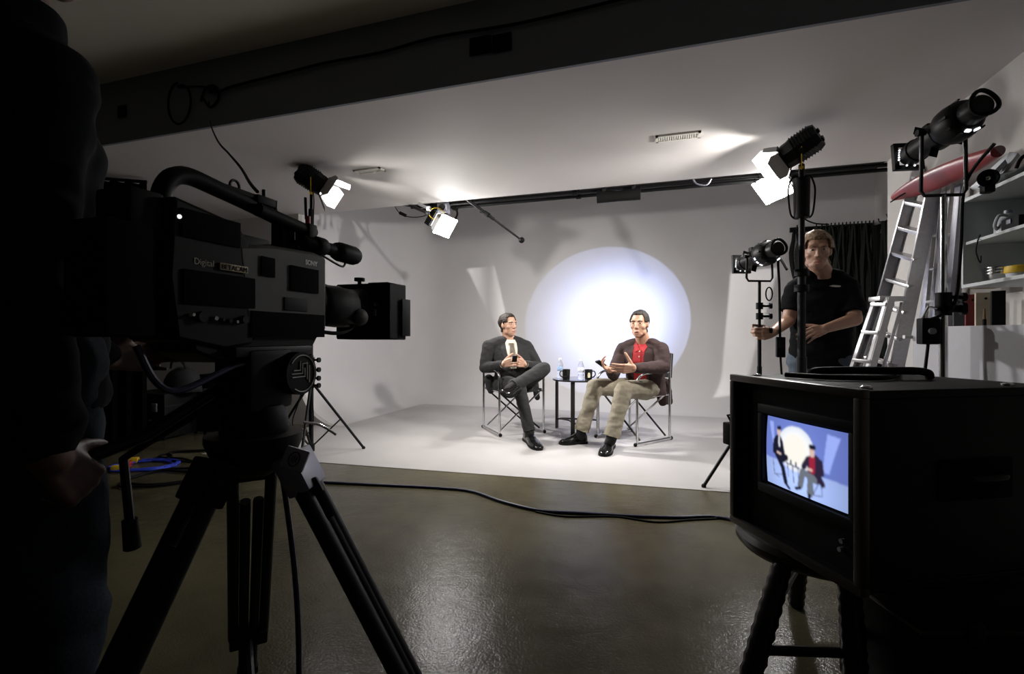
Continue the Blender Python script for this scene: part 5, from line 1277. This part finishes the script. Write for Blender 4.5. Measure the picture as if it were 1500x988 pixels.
def hair_on(body, geo, c, F, s, mt, test, thick=.015, rough=.004, seed=3):
    world, polys = geo; inv = F.transposed(); loc = {}
    def L(i):
        if i not in loc: loc[i] = inv @ (world[i]-V(c))/s
        return loc[i]
    bm = bmesh.new(); vm = {}; rg = random.Random(seed)
    lo = V(c)
    for p in polys:
        if (world[p[0]]-lo).length > .2*s: continue
        m_ = sum((L(i) for i in p), V((0, 0, 0)))/len(p)
        if test(m_.x, m_.y, m_.z):
            vs = []
            for i in p:
                if i not in vm: vm[i] = bm.verts.new(world[i])
                vs.append(vm[i])
            try: bm.faces.new(vs)
            except ValueError: pass
    bm.normal_update()
    base = {v: (v.co.copy(), v.normal.copy(), v.is_boundary) for v in bm.verts}
    g = bmesh.ops.extrude_face_region(bm, geom=bm.faces[:])
    new = [x for x in g['geom'] if isinstance(x, bmesh.types.BMVert)]
    for v in new:
        n = (v.co-(V(c)+F@V((0, -.015*s, .02*s)))).normalized()
        edge = any(len(e.link_faces) < 2 for e in v.link_edges)
        k = noise.noise(v.co*90)*rough + noise.noise(v.co*30)*rough*1.3
        v.co = v.co + n*(thick*s+k)
    for v in list(base):
        if v.is_valid: v.co = v.co - (v.co-V(c)).normalized()*.003
    bmesh.ops.smooth_vert(bm, verts=new, factor=.5, use_axis_x=True, use_axis_y=True, use_axis_z=True)
    bmesh.ops.recalc_face_normals(bm, faces=bm.faces)
    mb = MB(); mb.bm.free(); mb.bm = bm
    return mb.build('hair', mt, body, smooth=60)
def hand(mb, wrist, d, nrm, thumb, curl=(.5, .5, .5, .5), s=1.0, spread=.06, tcurl=.3, tdir=None):
    """wrist point, d: along the palm, nrm: out of the palm (fingers curl that way), thumb: side of the thumb; curl: radians per joint"""
    d = V(d).normalized(); n = V(nrm); n = (n-d*n.dot(d)).normalized(); t = V(thumb); t = (t-d*t.dot(d)-n*t.dot(n)).normalized()
    w = V(wrist); P_ = lambda a, b, c: w + (d*a+t*b+n*c)*s
    for k in range(4):
        b = .030-.020*k; cap(mb, P_(.008, b*.62, 0), P_(.086-.004*abs(k-1), b, -.001), .0135*s, .0115*s)
    cap(mb, P_(.0, 0, 0), P_(.05, 0, .002), .021*s, .018*s, flat=(n, .7)); cap(mb, P_(.01, .02, .008), P_(.045, .030, .010), .014*s, .012*s)
    ln = ((.043, .026, .021), (.047, .030, .022), (.043, .027, .021), (.034, .021, .019))
    for k in range(4):
        b = .030-.020*k; p = P_(.086-.004*abs(k-1), b, 0); a = 0.0; sp_ = (1.5-k)*spread; c_ = curl[k] if isinstance(curl, (list, tuple)) else curl
        r = .0092 if k < 3 else .008
        for j, l in enumerate(ln[k]):
            a += c_*(1.0 if j == 0 else 1.15 if j == 1 else .75)
            v = (d*math.cos(sp_)+t*math.sin(sp_)).normalized()*math.cos(a)+n*math.sin(a)
            q = p+v*l*s; cap(mb, p, q, r*s, (r-.0008)*s, 10); p = q; r -= .0006
    td = V(tdir).normalized() if tdir is not None else (d*.62+t*.72+n*.28).normalized()
    p = P_(.022, .030, .008); q = p+td*.040*s; cap(mb, p, q, .0135*s, .0115*s)
    td2 = (td*math.cos(tcurl)+(d*.8+n*.5).normalized()*math.sin(tcurl)).normalized(); r_ = q+td2*.032*s; cap(mb, q, r_, .0108*s, .0098*s, 10)
    td3 = (td2*math.cos(tcurl)+(d*.8+n*.5).normalized()*math.sin(tcurl)).normalized(); cap(mb, r_, r_+td3*.022*s, .0098*s, .0085*s, 10)
def shoe(parent, heel, toe, up, name='shoe', sc=1.0, mt='shoe'):
    heel, toe = V(heel), V(toe); d = (toe-heel); L_ = d.length; d.normalize(); u = V(up); u = (u-d*u.dot(d)).normalized(); s_ = d.cross(u)
    prof = [(-.02, .028, .050, .074), (.02, .036, .06, .088), (.12, .039, .07, .095), (.25, .038, .07, .100), (.38, .039, .068, .088), (.50, .044, .06, .072), (.64, .050, .05, .060), (.78, .050, .042, .052), (.90, .042, .035, .044), (.98, .026, .024, .032), (1.01, .012, .016, .022)]
    m = MB(); rr = []
    for f, w_, _, h in prof:
        row = []
        for k in range(18):
            a = 2*math.pi*k/18; x = math.cos(a); y = math.sin(a)
            row.append(heel+d*(f*L_)+s_*(w_*sc*math.copysign(abs(x)**.8, x)) + u*((.016+(h-.016)*(max(0, y))**.75)*sc if y > 0 else .016*sc))
        rr.append(row)
    m.rings(rr); sh_ = m.build(name, mt, parent, smooth=60)
    m = MB(); rr = []
    for f, w_, _, h in prof:
        row = []
        for k in range(18):
            a = 2*math.pi*k/18; x, y = math.cos(a), math.sin(a)
            lo_ = .0 if (f < .32 or f > .45) else .004
            row.append(heel+d*(f*L_+.003*(1 if f > .5 else -1))+s_*((w_+.004)*sc*math.copysign(abs(x)**.8, x))+u*((.020 if y > 0 else lo_)*sc))
        rr.append(row)
    m.rings(rr); m.build('sole', 'rubber', sh_, smooth=30)
    for k in range(3):
        p = heel+d*(L_*(.42+.07*k))+u*(.094-.010*k)*sc; MB().tube([p-s_*.022*sc-u*.006, p+u*.002, p+s_*.022*sc-u*.006], .0022*sc, 6).build('lace', 'black', sh_)
    return sh_
def person(label, loc): return thing('person', label, 'person', loc)
UP = V((0, 0, 1))
def body_root(name_label, base): return person(name_label, base)

# ---------------------------------------------------------------- the man in the grey suit
def man_suit():
    base = cw(.02, 5.1, .003); root = person('seated man in a dark grey suit and tie, leg crossed, holding a phone', base)
    hc = P(744.5, 477.0, 5.2); nk = P(746, 498, 5.22); s = 1.04
    tf = cw(.27, -.96, 0); TR = tf.cross(UP)           # TR: his right (tf x up)
    sR, sL = P(716, 507.5, 5.15), P(771, 508, 5.29)
    eR, wR = P(709.5, 539, 5.12), P(737, 534, 4.88)
    eL, wL = P(789, 538, 5.22), P(768.5, 534, 4.93)
    hipR, hipL = P(738, 562, 5.12), P(768, 561, 5.20)
    kR, aR = P(760, 566, 4.70), P(776, 634, 4.58)
    kL, aL = P(796, 541, 4.80), P(750, 567, 4.60)
    hR_heel, hR_toe = FL(771, 645), FL(790, 661)
    # body
    m = MB(); F, q = head(m, hc, cw(.66, -.74, 0.04), s, neck=nk-UP*.02)
    chain(m, [nk-tf*.02, P(748, 525, 5.24), P(751, 552, 5.22)], [.055, .07, .09])
    chain(m, [nk+UP*-.05, sR-UP*.02, eR, wR], [.04, .042, .038, .029]); chain(m, [nk+UP*-.05, sL-UP*.02, eL, wL], [.04, .042, .038, .029])
    chain(m, [P(751, 556, 5.2), hipR, kR, aR], [.09, .065, .045, .036]); chain(m, [P(751, 556, 5.2), hipL, kL, aL], [.09, .065, .045, .036])
    chain(m, [aR, (hR_heel*.75+hR_toe*.25)+UP*.045, hR_toe*.7+hR_heel*.3+UP*.04], [.032, .028, .020]); cap(m, aL, P(742, 572, 4.55), .034, .022)
    dR = (P(752, 530, 4.84)-wR); hand(m, wR, dR, TR*-1*.5+UP*-.1-tf*.9, UP, curl=(.55, .6, .65, .7), s=1.12, tdir=dR.normalized()*.75+UP*.55)
    dL = (P(757, 531, 4.85)-wL); hand(m, wL, dL, -tf+TR*.3, UP, curl=(.75, .85, .9, .95), s=1.12, tdir=dL.normalized()*.75+UP*.5)
    body, _, geo = blob('body', m, 'skin1', root, .0045, 5)
    face_bits(body, hc, F, q, s, 'hairdark')
    hair_on(body, geo, hc, F, s, 'hairdark', lambda x, y, z: z > (.082 if y > .045 else .030 if (y > .012 and abs(x) > .04) else (-.002 if y > -.02 else -.06)) and not (abs(x) > .072 and z < .03 and y > -.03), .013)
    # jacket
    m = MB()
    TROWS = [(P(752, 572, 5.18), TR*.215, tf*.15), (P(752, 560, 5.18), TR*.215, tf*.155), (P(751, 545, 5.2), TR*.195, tf*.14), (P(749, 526, 5.22), TR*.215, tf*.145), (P(746, 511, 5.235), TR*.215, tf*.12), (P(745, 503, 5.24), TR*.195, tf*.085), (P(746, 498, 5.25), TR*.09, tf*.06)]
    loft(m, TROWS)
    for sh_, sg in ((sR, 1), (sL, -1)): chain(m, [nk+UP*-.012+TR*.05*sg, (nk+sh_)/2+UP*.008, sh_+UP*.0], [.060, .064, .064])
    chain(m, [sR, eR.lerp(sR, .45), eR, wR.lerp(eR, .08)], [.070, .064, .056, .042]); chain(m, [sL, eL.lerp(sL, .45), eL, wL.lerp(eL, .08)], [.070, .064, .056, .042])
    chain(m, [P(782, 556, 5.33), P(787, 583, 5.32)], [.05, .03]); chain(m, [P(716, 556, 5.2), P(719, 572, 5.2)], [.055, .04])
    jk, _b, _ = blob('jacket', m, 'suit', root, .0075, 6, (.0045, 13, 1.3)); bv = torso_bvh(TROWS)
    O = nk; FT = Matrix((TR, tf, UP)).transposed()     # x: his right
    FT = frame(tf)
    patch('shirt', 'whiteshirt', root, bv, O, FT, [(-.050, .038), (.050, .038), (.066, .0), (.066, -.10), (.030, -.30), (-.030, -.30), (-.060, -.10), (-.066, .0)], .005)
    patch('tie', 'tie', root, bv, O, FT, [(-.021, -.012), (.021, -.012), (.017, -.050), (.034, -.23), (.012, -.30), (-.016, -.30), (-.034, -.22), (-.017, -.050)], .020)
    for sg in (-1, 1):
        patch('lapel', 'suit', jk, bv, O, FT, [(sg*.062, .022), (sg*.085, .0), (sg*.118, -.085), (sg*.104, -.10), (sg*.118, -.125), (sg*.044, -.31), (sg*.026, -.31), (sg*.062, -.11)], .009)
        patch('collar', 'whiteshirt', root, bv, O, FT, [(sg*.012, -.028), (sg*.060, .028), (sg*.066, -.012), (sg*.040, -.058)], .012)
    m = MB(); m.rings([[nk+UP*(h+.012*math.sin(a)*-1)+FT@V((math.cos(a)*r_, math.sin(a)*r_+.006, 0)) for a in [2*math.pi*i/24 for i in range(24)]] for h, r_ in ((-.024, .079), (-.010, .075), (.008, .068), (.012, .065), (.004, .061), (-.015, .066))]); m.build('shirt_collar', 'whiteshirt', root)
    for a, b in ((wR, eR), (wL, eL)):
        d = (b-a).normalized(); MB().cyl(a+d*.005, a+d*.03, .036, .037, 16).build('shirt_cuff', 'whiteshirt', root)
    # trousers
    m = MB(); chain(m, [P(745, 563, 5.2), P(757, 563, 5.2)], [.125, .125])
    chain(m, [hipR, kR, aR.lerp(kR, .5), aR.lerp(kR, -.02)], [.090, .068, .058, .058]); chain(m, [hipL, kL, aL.lerp(kL, .5), aL.lerp(kL, .0)], [.092, .072, .058, .056])
    blob('trousers', m, 'suit', root, .0065, 6, (.0045, 12, 4.1), [(aR.lerp(kR, .03), (aR-kR).normalized(), .12), (aL.lerp(kL, .06), (aL-kL).normalized(), .10)])
    m = MB(); chain(m, [aR.lerp(kR, .22), aR, hR_heel.lerp(hR_toe, .22)+UP*.05], [.050, .044, .042]); blob('sock', m, 'sock', root, .006, 3)
    m = MB(); chain(m, [aL.lerp(kL, .2), aL, P(744, 571, 4.56)], [.050, .044, .040]); blob('sock', m, 'sock', root, .006, 3)
    shoe(root, hR_heel+UP*.003, hR_toe+UP*.003, UP, sc=1.1)
    tz = P(734, 583, 4.70); hz_ = P(756, 571, 4.84)
    shoe(root, P(757, 577, 4.68), P(735, 579, 4.42), UP*.75+cw(.65, .2, 0), sc=1.1)
    # phone held in both hands
    ph = P(754, 526, 4.79); t = thing('phone', 'small dark phone held by the seated man in the suit', 'phone', ph)
    R = frame(tf, UP) @ Matrix.Rotation(-.5, 3, 'X'); MB().box(ph, (.05, .012, .07), R, bevel=.004).build('body', 'darkgrey', t); MB().box(ph+R@V((0, -.009, .012)), (.045, .003, .04), R, bevel=.001).build('phone_screen', 'silver', t)
man_suit()

# ---------------------------------------------------------------- the man in the red shirt
def man_red():
    base = cw(1.05, 4.65, .003); root = person('seated man in a brown jacket, red shirt and khaki trousers, gesturing as he talks', base)
    hc = P(936.5, 475.5, 4.60); nk = P(943, 503, 4.68); s = 1.09
    tf = cw(-.56, -.83, 0); TR = tf.cross(UP)
    sR, sL = P(913, 512, 4.80), P(968, 513, 4.55)
    eR, wR = P(898, 549, 4.68), P(894, 543, 4.44)
    eL, wL = P(972, 538, 4.47), P(929, 540, 4.26)
    hipR, hipL = P(930, 568, 4.88), P(953, 570, 4.70)
    kR, aR = P(872, 567, 4.58), P(851, 634, 4.55)
    kL, aL = P(914, 571, 4.32), P(895, 645, 4.24)
    R_heel, R_toe = FL(858, 650), FL(820, 652); L_heel, L_toe = FL(895, 655), FL(884, 670)
    m = MB(); F, q = head(m, hc, cw(-.50, -.86, -.02), s, neck=nk, jaw=.95)
    chain(m, [nk-tf*.02, P(944, 530, 4.72), P(944, 560, 4.78)], [.055, .07, .09])
    chain(m, [nk+UP*-.05, sR-UP*.02, eR, wR], [.04, .042, .038, .030]); chain(m, [nk+UP*-.05, sL-UP*.02, eL, wL], [.04, .042, .038, .030])
    chain(m, [P(942, 562, 4.8), hipR, kR, aR], [.10, .075, .05, .038]); chain(m, [P(942, 562, 4.8), hipL, kL, aL], [.10, .075, .05, .038])
    chain(m, [aR, R_heel.lerp(R_toe, .25)+UP*.045, R_heel.lerp(R_toe, .7)+UP*.04], [.036, .03, .022]); chain(m, [aL, L_heel.lerp(L_toe, .25)+UP*.045, L_heel.lerp(L_toe, .7)+UP*.04], [.036, .03, .022])
    dR = P(883, 535, 4.40)-wR; hand(m, wR, dR, UP*.8+cw(.3, -.5, 0), cw(-.2, -.9, .3), curl=(.45, .5, .55, .6), s=1.12)
    dL = P(899, 541, 4.22)-wL; hand(m, wL, dL, cw(.1, .75, .35), cw(0, -.1, 1), curl=(.10, .12, .16, .22), s=1.2, spread=.03, tcurl=.05, tdir=cw(-.45, 0, .85))
    body, _, geo = blob('body', m, 'skin2', root, .0045, 5)
    face_bits(body, hc, F, q, s, 'hairgrey', mouth_open=.006)
    hair_on(body, geo, hc, F, s, 'hairgrey', lambda x, y, z: z > (.080 if y > .045 else .020 if (y > .012 and abs(x) > .04) else (-.008 if y > -.02 else -.06)) and not (abs(x) > .072 and z < .03 and y > -.03), .010, .004)
    m = MB()
    TROWS = [(P(948, 578, 4.80), TR*.185, tf*.15), (P(946, 562, 4.78), TR*.185, tf*.15), (P(945, 548, 4.74), TR*.185, tf*.14), (P(944, 530, 4.70), TR*.225, tf*.15), (P(943, 516, 4.69), TR*.225, tf*.125), (P(943, 508, 4.69), TR*.19, tf*.085), (P(943, 502, 4.69), TR*.09, tf*.06)]
    loft(m, TROWS)
    for sh_, sg in ((sR, 1), (sL, -1)): chain(m, [nk+UP*-.012+TR*.05*sg, (nk+sh_)/2+UP*.010, sh_+UP*-.004], [.062, .070, .070])
    chain(m, [sR, eR.lerp(sR, .45), eR, wR.lerp(eR, .10)], [.074, .066, .060, .046]); chain(m, [sL, eL.lerp(sL, .45), eL, wL.lerp(eL, .08)], [.076, .070, .064, .046])
    chain(m, [P(966, 562, 4.84), P(971, 588, 4.88)], [.06, .05]); chain(m, [P(974, 562, 4.86), P(980, 588, 4.90)], [.055, .04])
    jk, _b, _ = blob('jacket', m, 'corduroy', root, .0075, 6, (.0045, 13, 1.3)); bv = torso_bvh(TROWS)
    FT = frame(tf); O = nk
    patch('polo_shirt', 'redshirt', root, bv, O, FT, [(-.050, .040), (.050, .040), (.070, .0), (.070, -.10), (.075, -.36), (-.050, -.36), (-.060, -.10), (-.068, .0)], .005)
    for sg in (-1, 1):
        e_ = .078 if sg > 0 else .052
        patch('lapel', 'corduroy', jk, bv, O, FT, [(sg*.066, .026), (sg*.095, .0), (sg*.125, -.10), (sg*.105, -.115), (sg*.118, -.14), (sg*(e_+.012), -.36), (sg*e_, -.36), (sg*(e_-.01), -.12)], .009)
        patch('collar', 'redshirt', root, bv, O, FT, [(sg*.004, -.060), (sg*.060, .032), (sg*.074, -.018), (sg*.042, -.085)], .014)
    patch('placket', 'redshirt', root, bv, O, FT, [(-.014, -.055), (.014, -.055), (.014, -.19), (-.014, -.19)], .008)
    for z in (-.075, -.125):
        h = bv.ray_cast(O+FT@V((0, .5, z)), -tf, 1); 
        if h[0] is not None: MB().ball(h[0]+tf*.010, .006, seg=10).build('button', 'whiteshirt', root)
    m = MB(); m.rings([[nk+UP*(h+.022*math.sin(a)*-1)+FT@V((math.cos(a)*r_, math.sin(a)*r_+.006, 0)) for a in [2*math.pi*i/24 for i in range(24)]] for h, r_ in ((-.024, .079), (-.010, .075), (.008, .068), (.012, .065), (.004, .061), (-.015, .066))]); m.build('shirt_collar', 'redshirt', root)
    m = MB(); chain(m, [P(937, 567, 4.82), P(948, 568, 4.76)], [.125, .125])
    chain(m, [hipR, kR, aR.lerp(kR, .5), aR.lerp(kR, -.02)], [.098, .078, .066, .070]); chain(m, [hipL, kL, aL.lerp(kL, .5), aL.lerp(kL, .0)], [.098, .080, .068, .072])
    blob('trousers', m, 'khaki', root, .0065, 6, (.006, 11, 3.3), [(aR.lerp(kR, .04), (aR-kR).normalized(), .13), (aL.lerp(kL, .06), (aL-kL).normalized(), .13)])
    for a, k, hl_, tl_ in ((aR, kR, R_heel, R_toe), (aL, kL, L_heel, L_toe)):
        m = MB(); chain(m, [a.lerp(k, .25), a, hl_.lerp(tl_, .22)+UP*.05], [.052, .046, .043]); blob('sock', m, 'sock', root, .006, 3)
        shoe(root, hl_+UP*.003, tl_+UP*.003, UP, sc=1.12)
    ph = P(880, 533, 4.40); t = thing('phone', 'dark phone held in the right hand of the man in the red shirt', 'phone', ph)
    R = frame(dR, UP) @ Matrix.Rotation(.3, 3, 'Y'); MB().box(ph, (.05, .10, .016), R, bevel=.005).build('body', 'black', t); MB().box(ph+R@V((0, 0, .009)), (.04, .07, .002), R).build('phone_screen', 'darkgrey', t)
man_red()

# ---------------------------------------------------------------- the standing technician
def man_standing():
    base = cw(2.22, 3.60, .0); root = person('standing man in a black t-shirt and jeans gripping the thin light stand', base)
    hc = P(1196, 369, 3.50); nk = P(1205, 402, 3.56); s = 1.16
    tf = cw(-.42, -.90, 0); TR = tf.cross(UP)
    sR, sL = P(1166, 425, 3.62), P(1243, 424, 3.50)
    gz = P(1113, 489, 3.385).z; dR = cw(-.80, -.45, -.05).normalized(); nR = cw(-.49, .87, 0).normalized()
    wR = V((SM_TOP.x, SM_TOP.y, gz)) - dR*.088 - nR*.034; eR = P(1155, 470, 3.60); eL, wL = P(1252, 468, 3.40), P(1208, 482, 3.34)
    pv = P(1202, 530, 3.60)
    hipR, hipL = pv+TR*.10, pv-TR*.10
    kR, kL = V((hipR.x, hipR.y, .47))+tf*.03, V((hipL.x, hipL.y, .47))+tf*.03
    aR, aL = V((hipR.x, hipR.y, .09))-tf*.0, V((hipL.x, hipL.y, .09))
    m = MB(); F, q = head(m, hc, cw(-.42, -.86, -.12), s, neck=nk)
    chain(m, [nk, P(1205, 450, 3.58), pv], [.07, .11, .11])
    chain(m, [nk-UP*.03, sR, eR, wR], [.055, .056, .046, .030]); chain(m, [nk-UP*.03, sL, eL, wL], [.055, .056, .048, .031])
    for h, k, a in ((hipR, kR, aR), (hipL, kL, aL)): chain(m, [pv, h, k, a, a+tf*.10-UP*.04], [.11, .085, .055, .04, .03])
    hand(m, wR, dR, nR, UP, curl=(.85, .9, .95, 1.0), s=1.12, spread=.02, tcurl=.75, tdir=dR*.75+nR*.55+UP*.35)
    dL = P(1182, 490, 3.30)-wL; hand(m, wL, dL, cw(.2, .8, -.5), cw(-.2, -.5, .8), curl=(.28, .32, .38, .42), s=1.12)
    body, bvb, geo = blob('body', m, 'skin3', root, .0055, 3)
    face_bits(body, hc, F, q, s, 'hairblond')
    hair_on(body, geo, hc, F, s, 'hairblond', lambda x, y, z: z > (.070 if y > .045 else .020 if (y > .012 and abs(x) > .04) else (-.008 if y > -.02 else -.065)) and not (abs(x) > .072 and z < .02 and y > -.03), .018, .005)
    m = MB()
    loft(m, [(P(1201, 540, 3.60), TR*.20, tf*.135), (P(1201, 515, 3.60), TR*.20, tf*.14), (P(1203, 470, 3.58), TR*.20, tf*.14), (P(1205, 440, 3.56), TR*.215, tf*.135), (P(1205, 422, 3.56), TR*.21, tf*.11), (P(1205, 411, 3.57), TR*.15, tf*.08), (P(1206, 404, 3.57), TR*.075, tf*.06)])
    for sh_, sg in ((sR, 1), (sL, -1)): chain(m, [nk+UP*-.02+TR*.06*sg, (nk+sh_)/2+UP*.02, sh_+UP*.0], [.060, .070, .074])
    chain(m, [sR, sR.lerp(eR, .75)], [.078, .078]); chain(m, [sL, sL.lerp(eL, .85)], [.080, .080])
    ts, bv, _ = blob('t_shirt', m, 'tshirt', root, .008, 6, (.008, 8, 6.2), [(sR.lerp(eR, .70), (eR-sR).normalized(), .14), (sL.lerp(eL, .80), (eL-sL).normalized(), .13)])
    FT = frame(tf); patch('shirt_mark', 'paleprint', root, bv, nk, FT, [(-.10, -.095), (-.045, -.088), (-.02, -.098), (-.05, -.106), (-.095, -.108)], .003, .003)
    m = MB(); chain(m, [hipR, hipL], [.125, .125]); 
    for h, k, a in ((hipR, kR, aR), (hipL, kL, aL)): chain(m, [h, k, a], [.115, .085, .075])
    blob('jeans', m, 'denim', root, .009, 6, (.008, 8, 1.2))
    for a in (aR, aL): shoe(root, V((a.x, a.y, 0))-tf*.06, V((a.x, a.y, 0))+tf*.22, UP, sc=1.1)
man_standing()

# ---------------------------------------------------------------- the camera operator at the near left
def operator():
    base = cw(-.95, .93, 0); root = person('camera operator in a dark jacket and jeans at the left edge holding the pan bar', base)
    tf = cw(.5, .866, 0); TR = tf.cross(UP); c = cw(-.955, .93, 0)
    def z(v, h): return V((v.x, v.y, h))
    nk = z(c, 1.56); hc = z(c+tf*.02, 1.80); s = 1.0
    sR, sL = z(c+TR*.185, 1.43), z(c-TR*.185, 1.43)
    grip = P(66, 697, .77)
    eR = z(sR, 1.13)+TR*.0-tf*.03; wR = grip+UP*.03+TR*.02; eL = z(sL, 1.12)+tf*.02; wL = z(sL, .95)+tf*.22
    pv = z(c, .95); hipR, hipL = pv+TR*.095, pv-TR*.095
    kR, kL = z(hipR, .50)+tf*.03+TR*.01, z(hipL, .50)+tf*.03; aR, aL = z(kR, .09)-tf*.03, z(kL, .09)-tf*.03
    m = MB(); F, q = head(m, hc, tf, s, neck=nk)
    chain(m, [nk, z(c, 1.25), pv], [.07, .11, .11]); chain(m, [nk-UP*.03, sR, eR, wR], [.05, .05, .045, .03]); chain(m, [nk-UP*.03, sL, eL, wL], [.05, .05, .045, .03])
    for h, k, a in ((hipR, kR, aR), (hipL, kL, aL)): chain(m, [pv, h, k, a, a+tf*.1-UP*.04], [.1, .08, .055, .04, .03])
    hand(m, wR, grip-wR+tf*.05-UP*.03, -TR*.7-UP*.3, tf*.4+UP, curl=(.8, .85, .9, .9)); hand(m, wL, tf, TR, UP, curl=(.5, .5, .5, .6))
    body, _, geo = blob('body', m, 'skin4', root, .006, 3)
    face_bits(body, hc, F, q, s, 'hairdark')
    hair_on(body, geo, hc, F, s, 'hairdark', lambda x, y, z_: z_ > (.080 if y > .045 else .020 if (y > .012 and abs(x) > .04) else (-.008 if y > -.02 else -.07)) and not (abs(x) > .072 and z_ < .02 and y > -.03), .016)
    m = MB()
    loft(m, [(z(c, .86), TR*.19, tf*.14), (z(c, 1.0), TR*.19, tf*.14), (z(c, 1.2), TR*.19, tf*.13), (z(c, 1.34), TR*.20, tf*.125), (z(c, 1.43), TR*.19, tf*.10), (z(c, 1.49), TR*.14, tf*.085), (z(c, 1.54), TR*.09, tf*.08), (z(c, 1.63), TR*.078, tf*.078)])
    for sh_, sg in ((sR, 1), (sL, -1)): chain(m, [nk+UP*-.05+TR*.05*sg, (nk+sh_)/2, sh_], [.060, .07, .072])
    chain(m, [sR, eR, wR.lerp(eR, .08)], [.075, .062, .045]); chain(m, [sL, eL, wL.lerp(eL, .08)], [.075, .062, .045])
    jk, bv, _ = blob('jacket', m, 'navy', root, .008, 6, (.008, 8, 5.2))
    # red shirt panel showing at the side and back where the jacket hangs open
    bk = frame(cw(.25, -.97, 0)); patch('red_panel', 'darkred', root, bv, z(c, 1.52), bk, [(.05, -.04), (.015, -.07), (-.055, -.30), (-.05, -.62), (-.012, -.62), (-.015, -.34), (.03, -.16)], .004)
    m = MB(); chain(m, [hipR, hipL], [.12, .12])
    for h, k, a in ((hipR, kR, aR), (hipL, kL, aL)): chain(m, [h, k, a], [.11, .085, .075])
    blob('jeans', m, 'darkdenim', root, .009, 6, (.007, 8, 8.2))
    for a in (aR, aL): shoe(root, z(a, 0)-tf*.06, z(a, 0)+tf*.22, UP, sc=1.1)
operator()
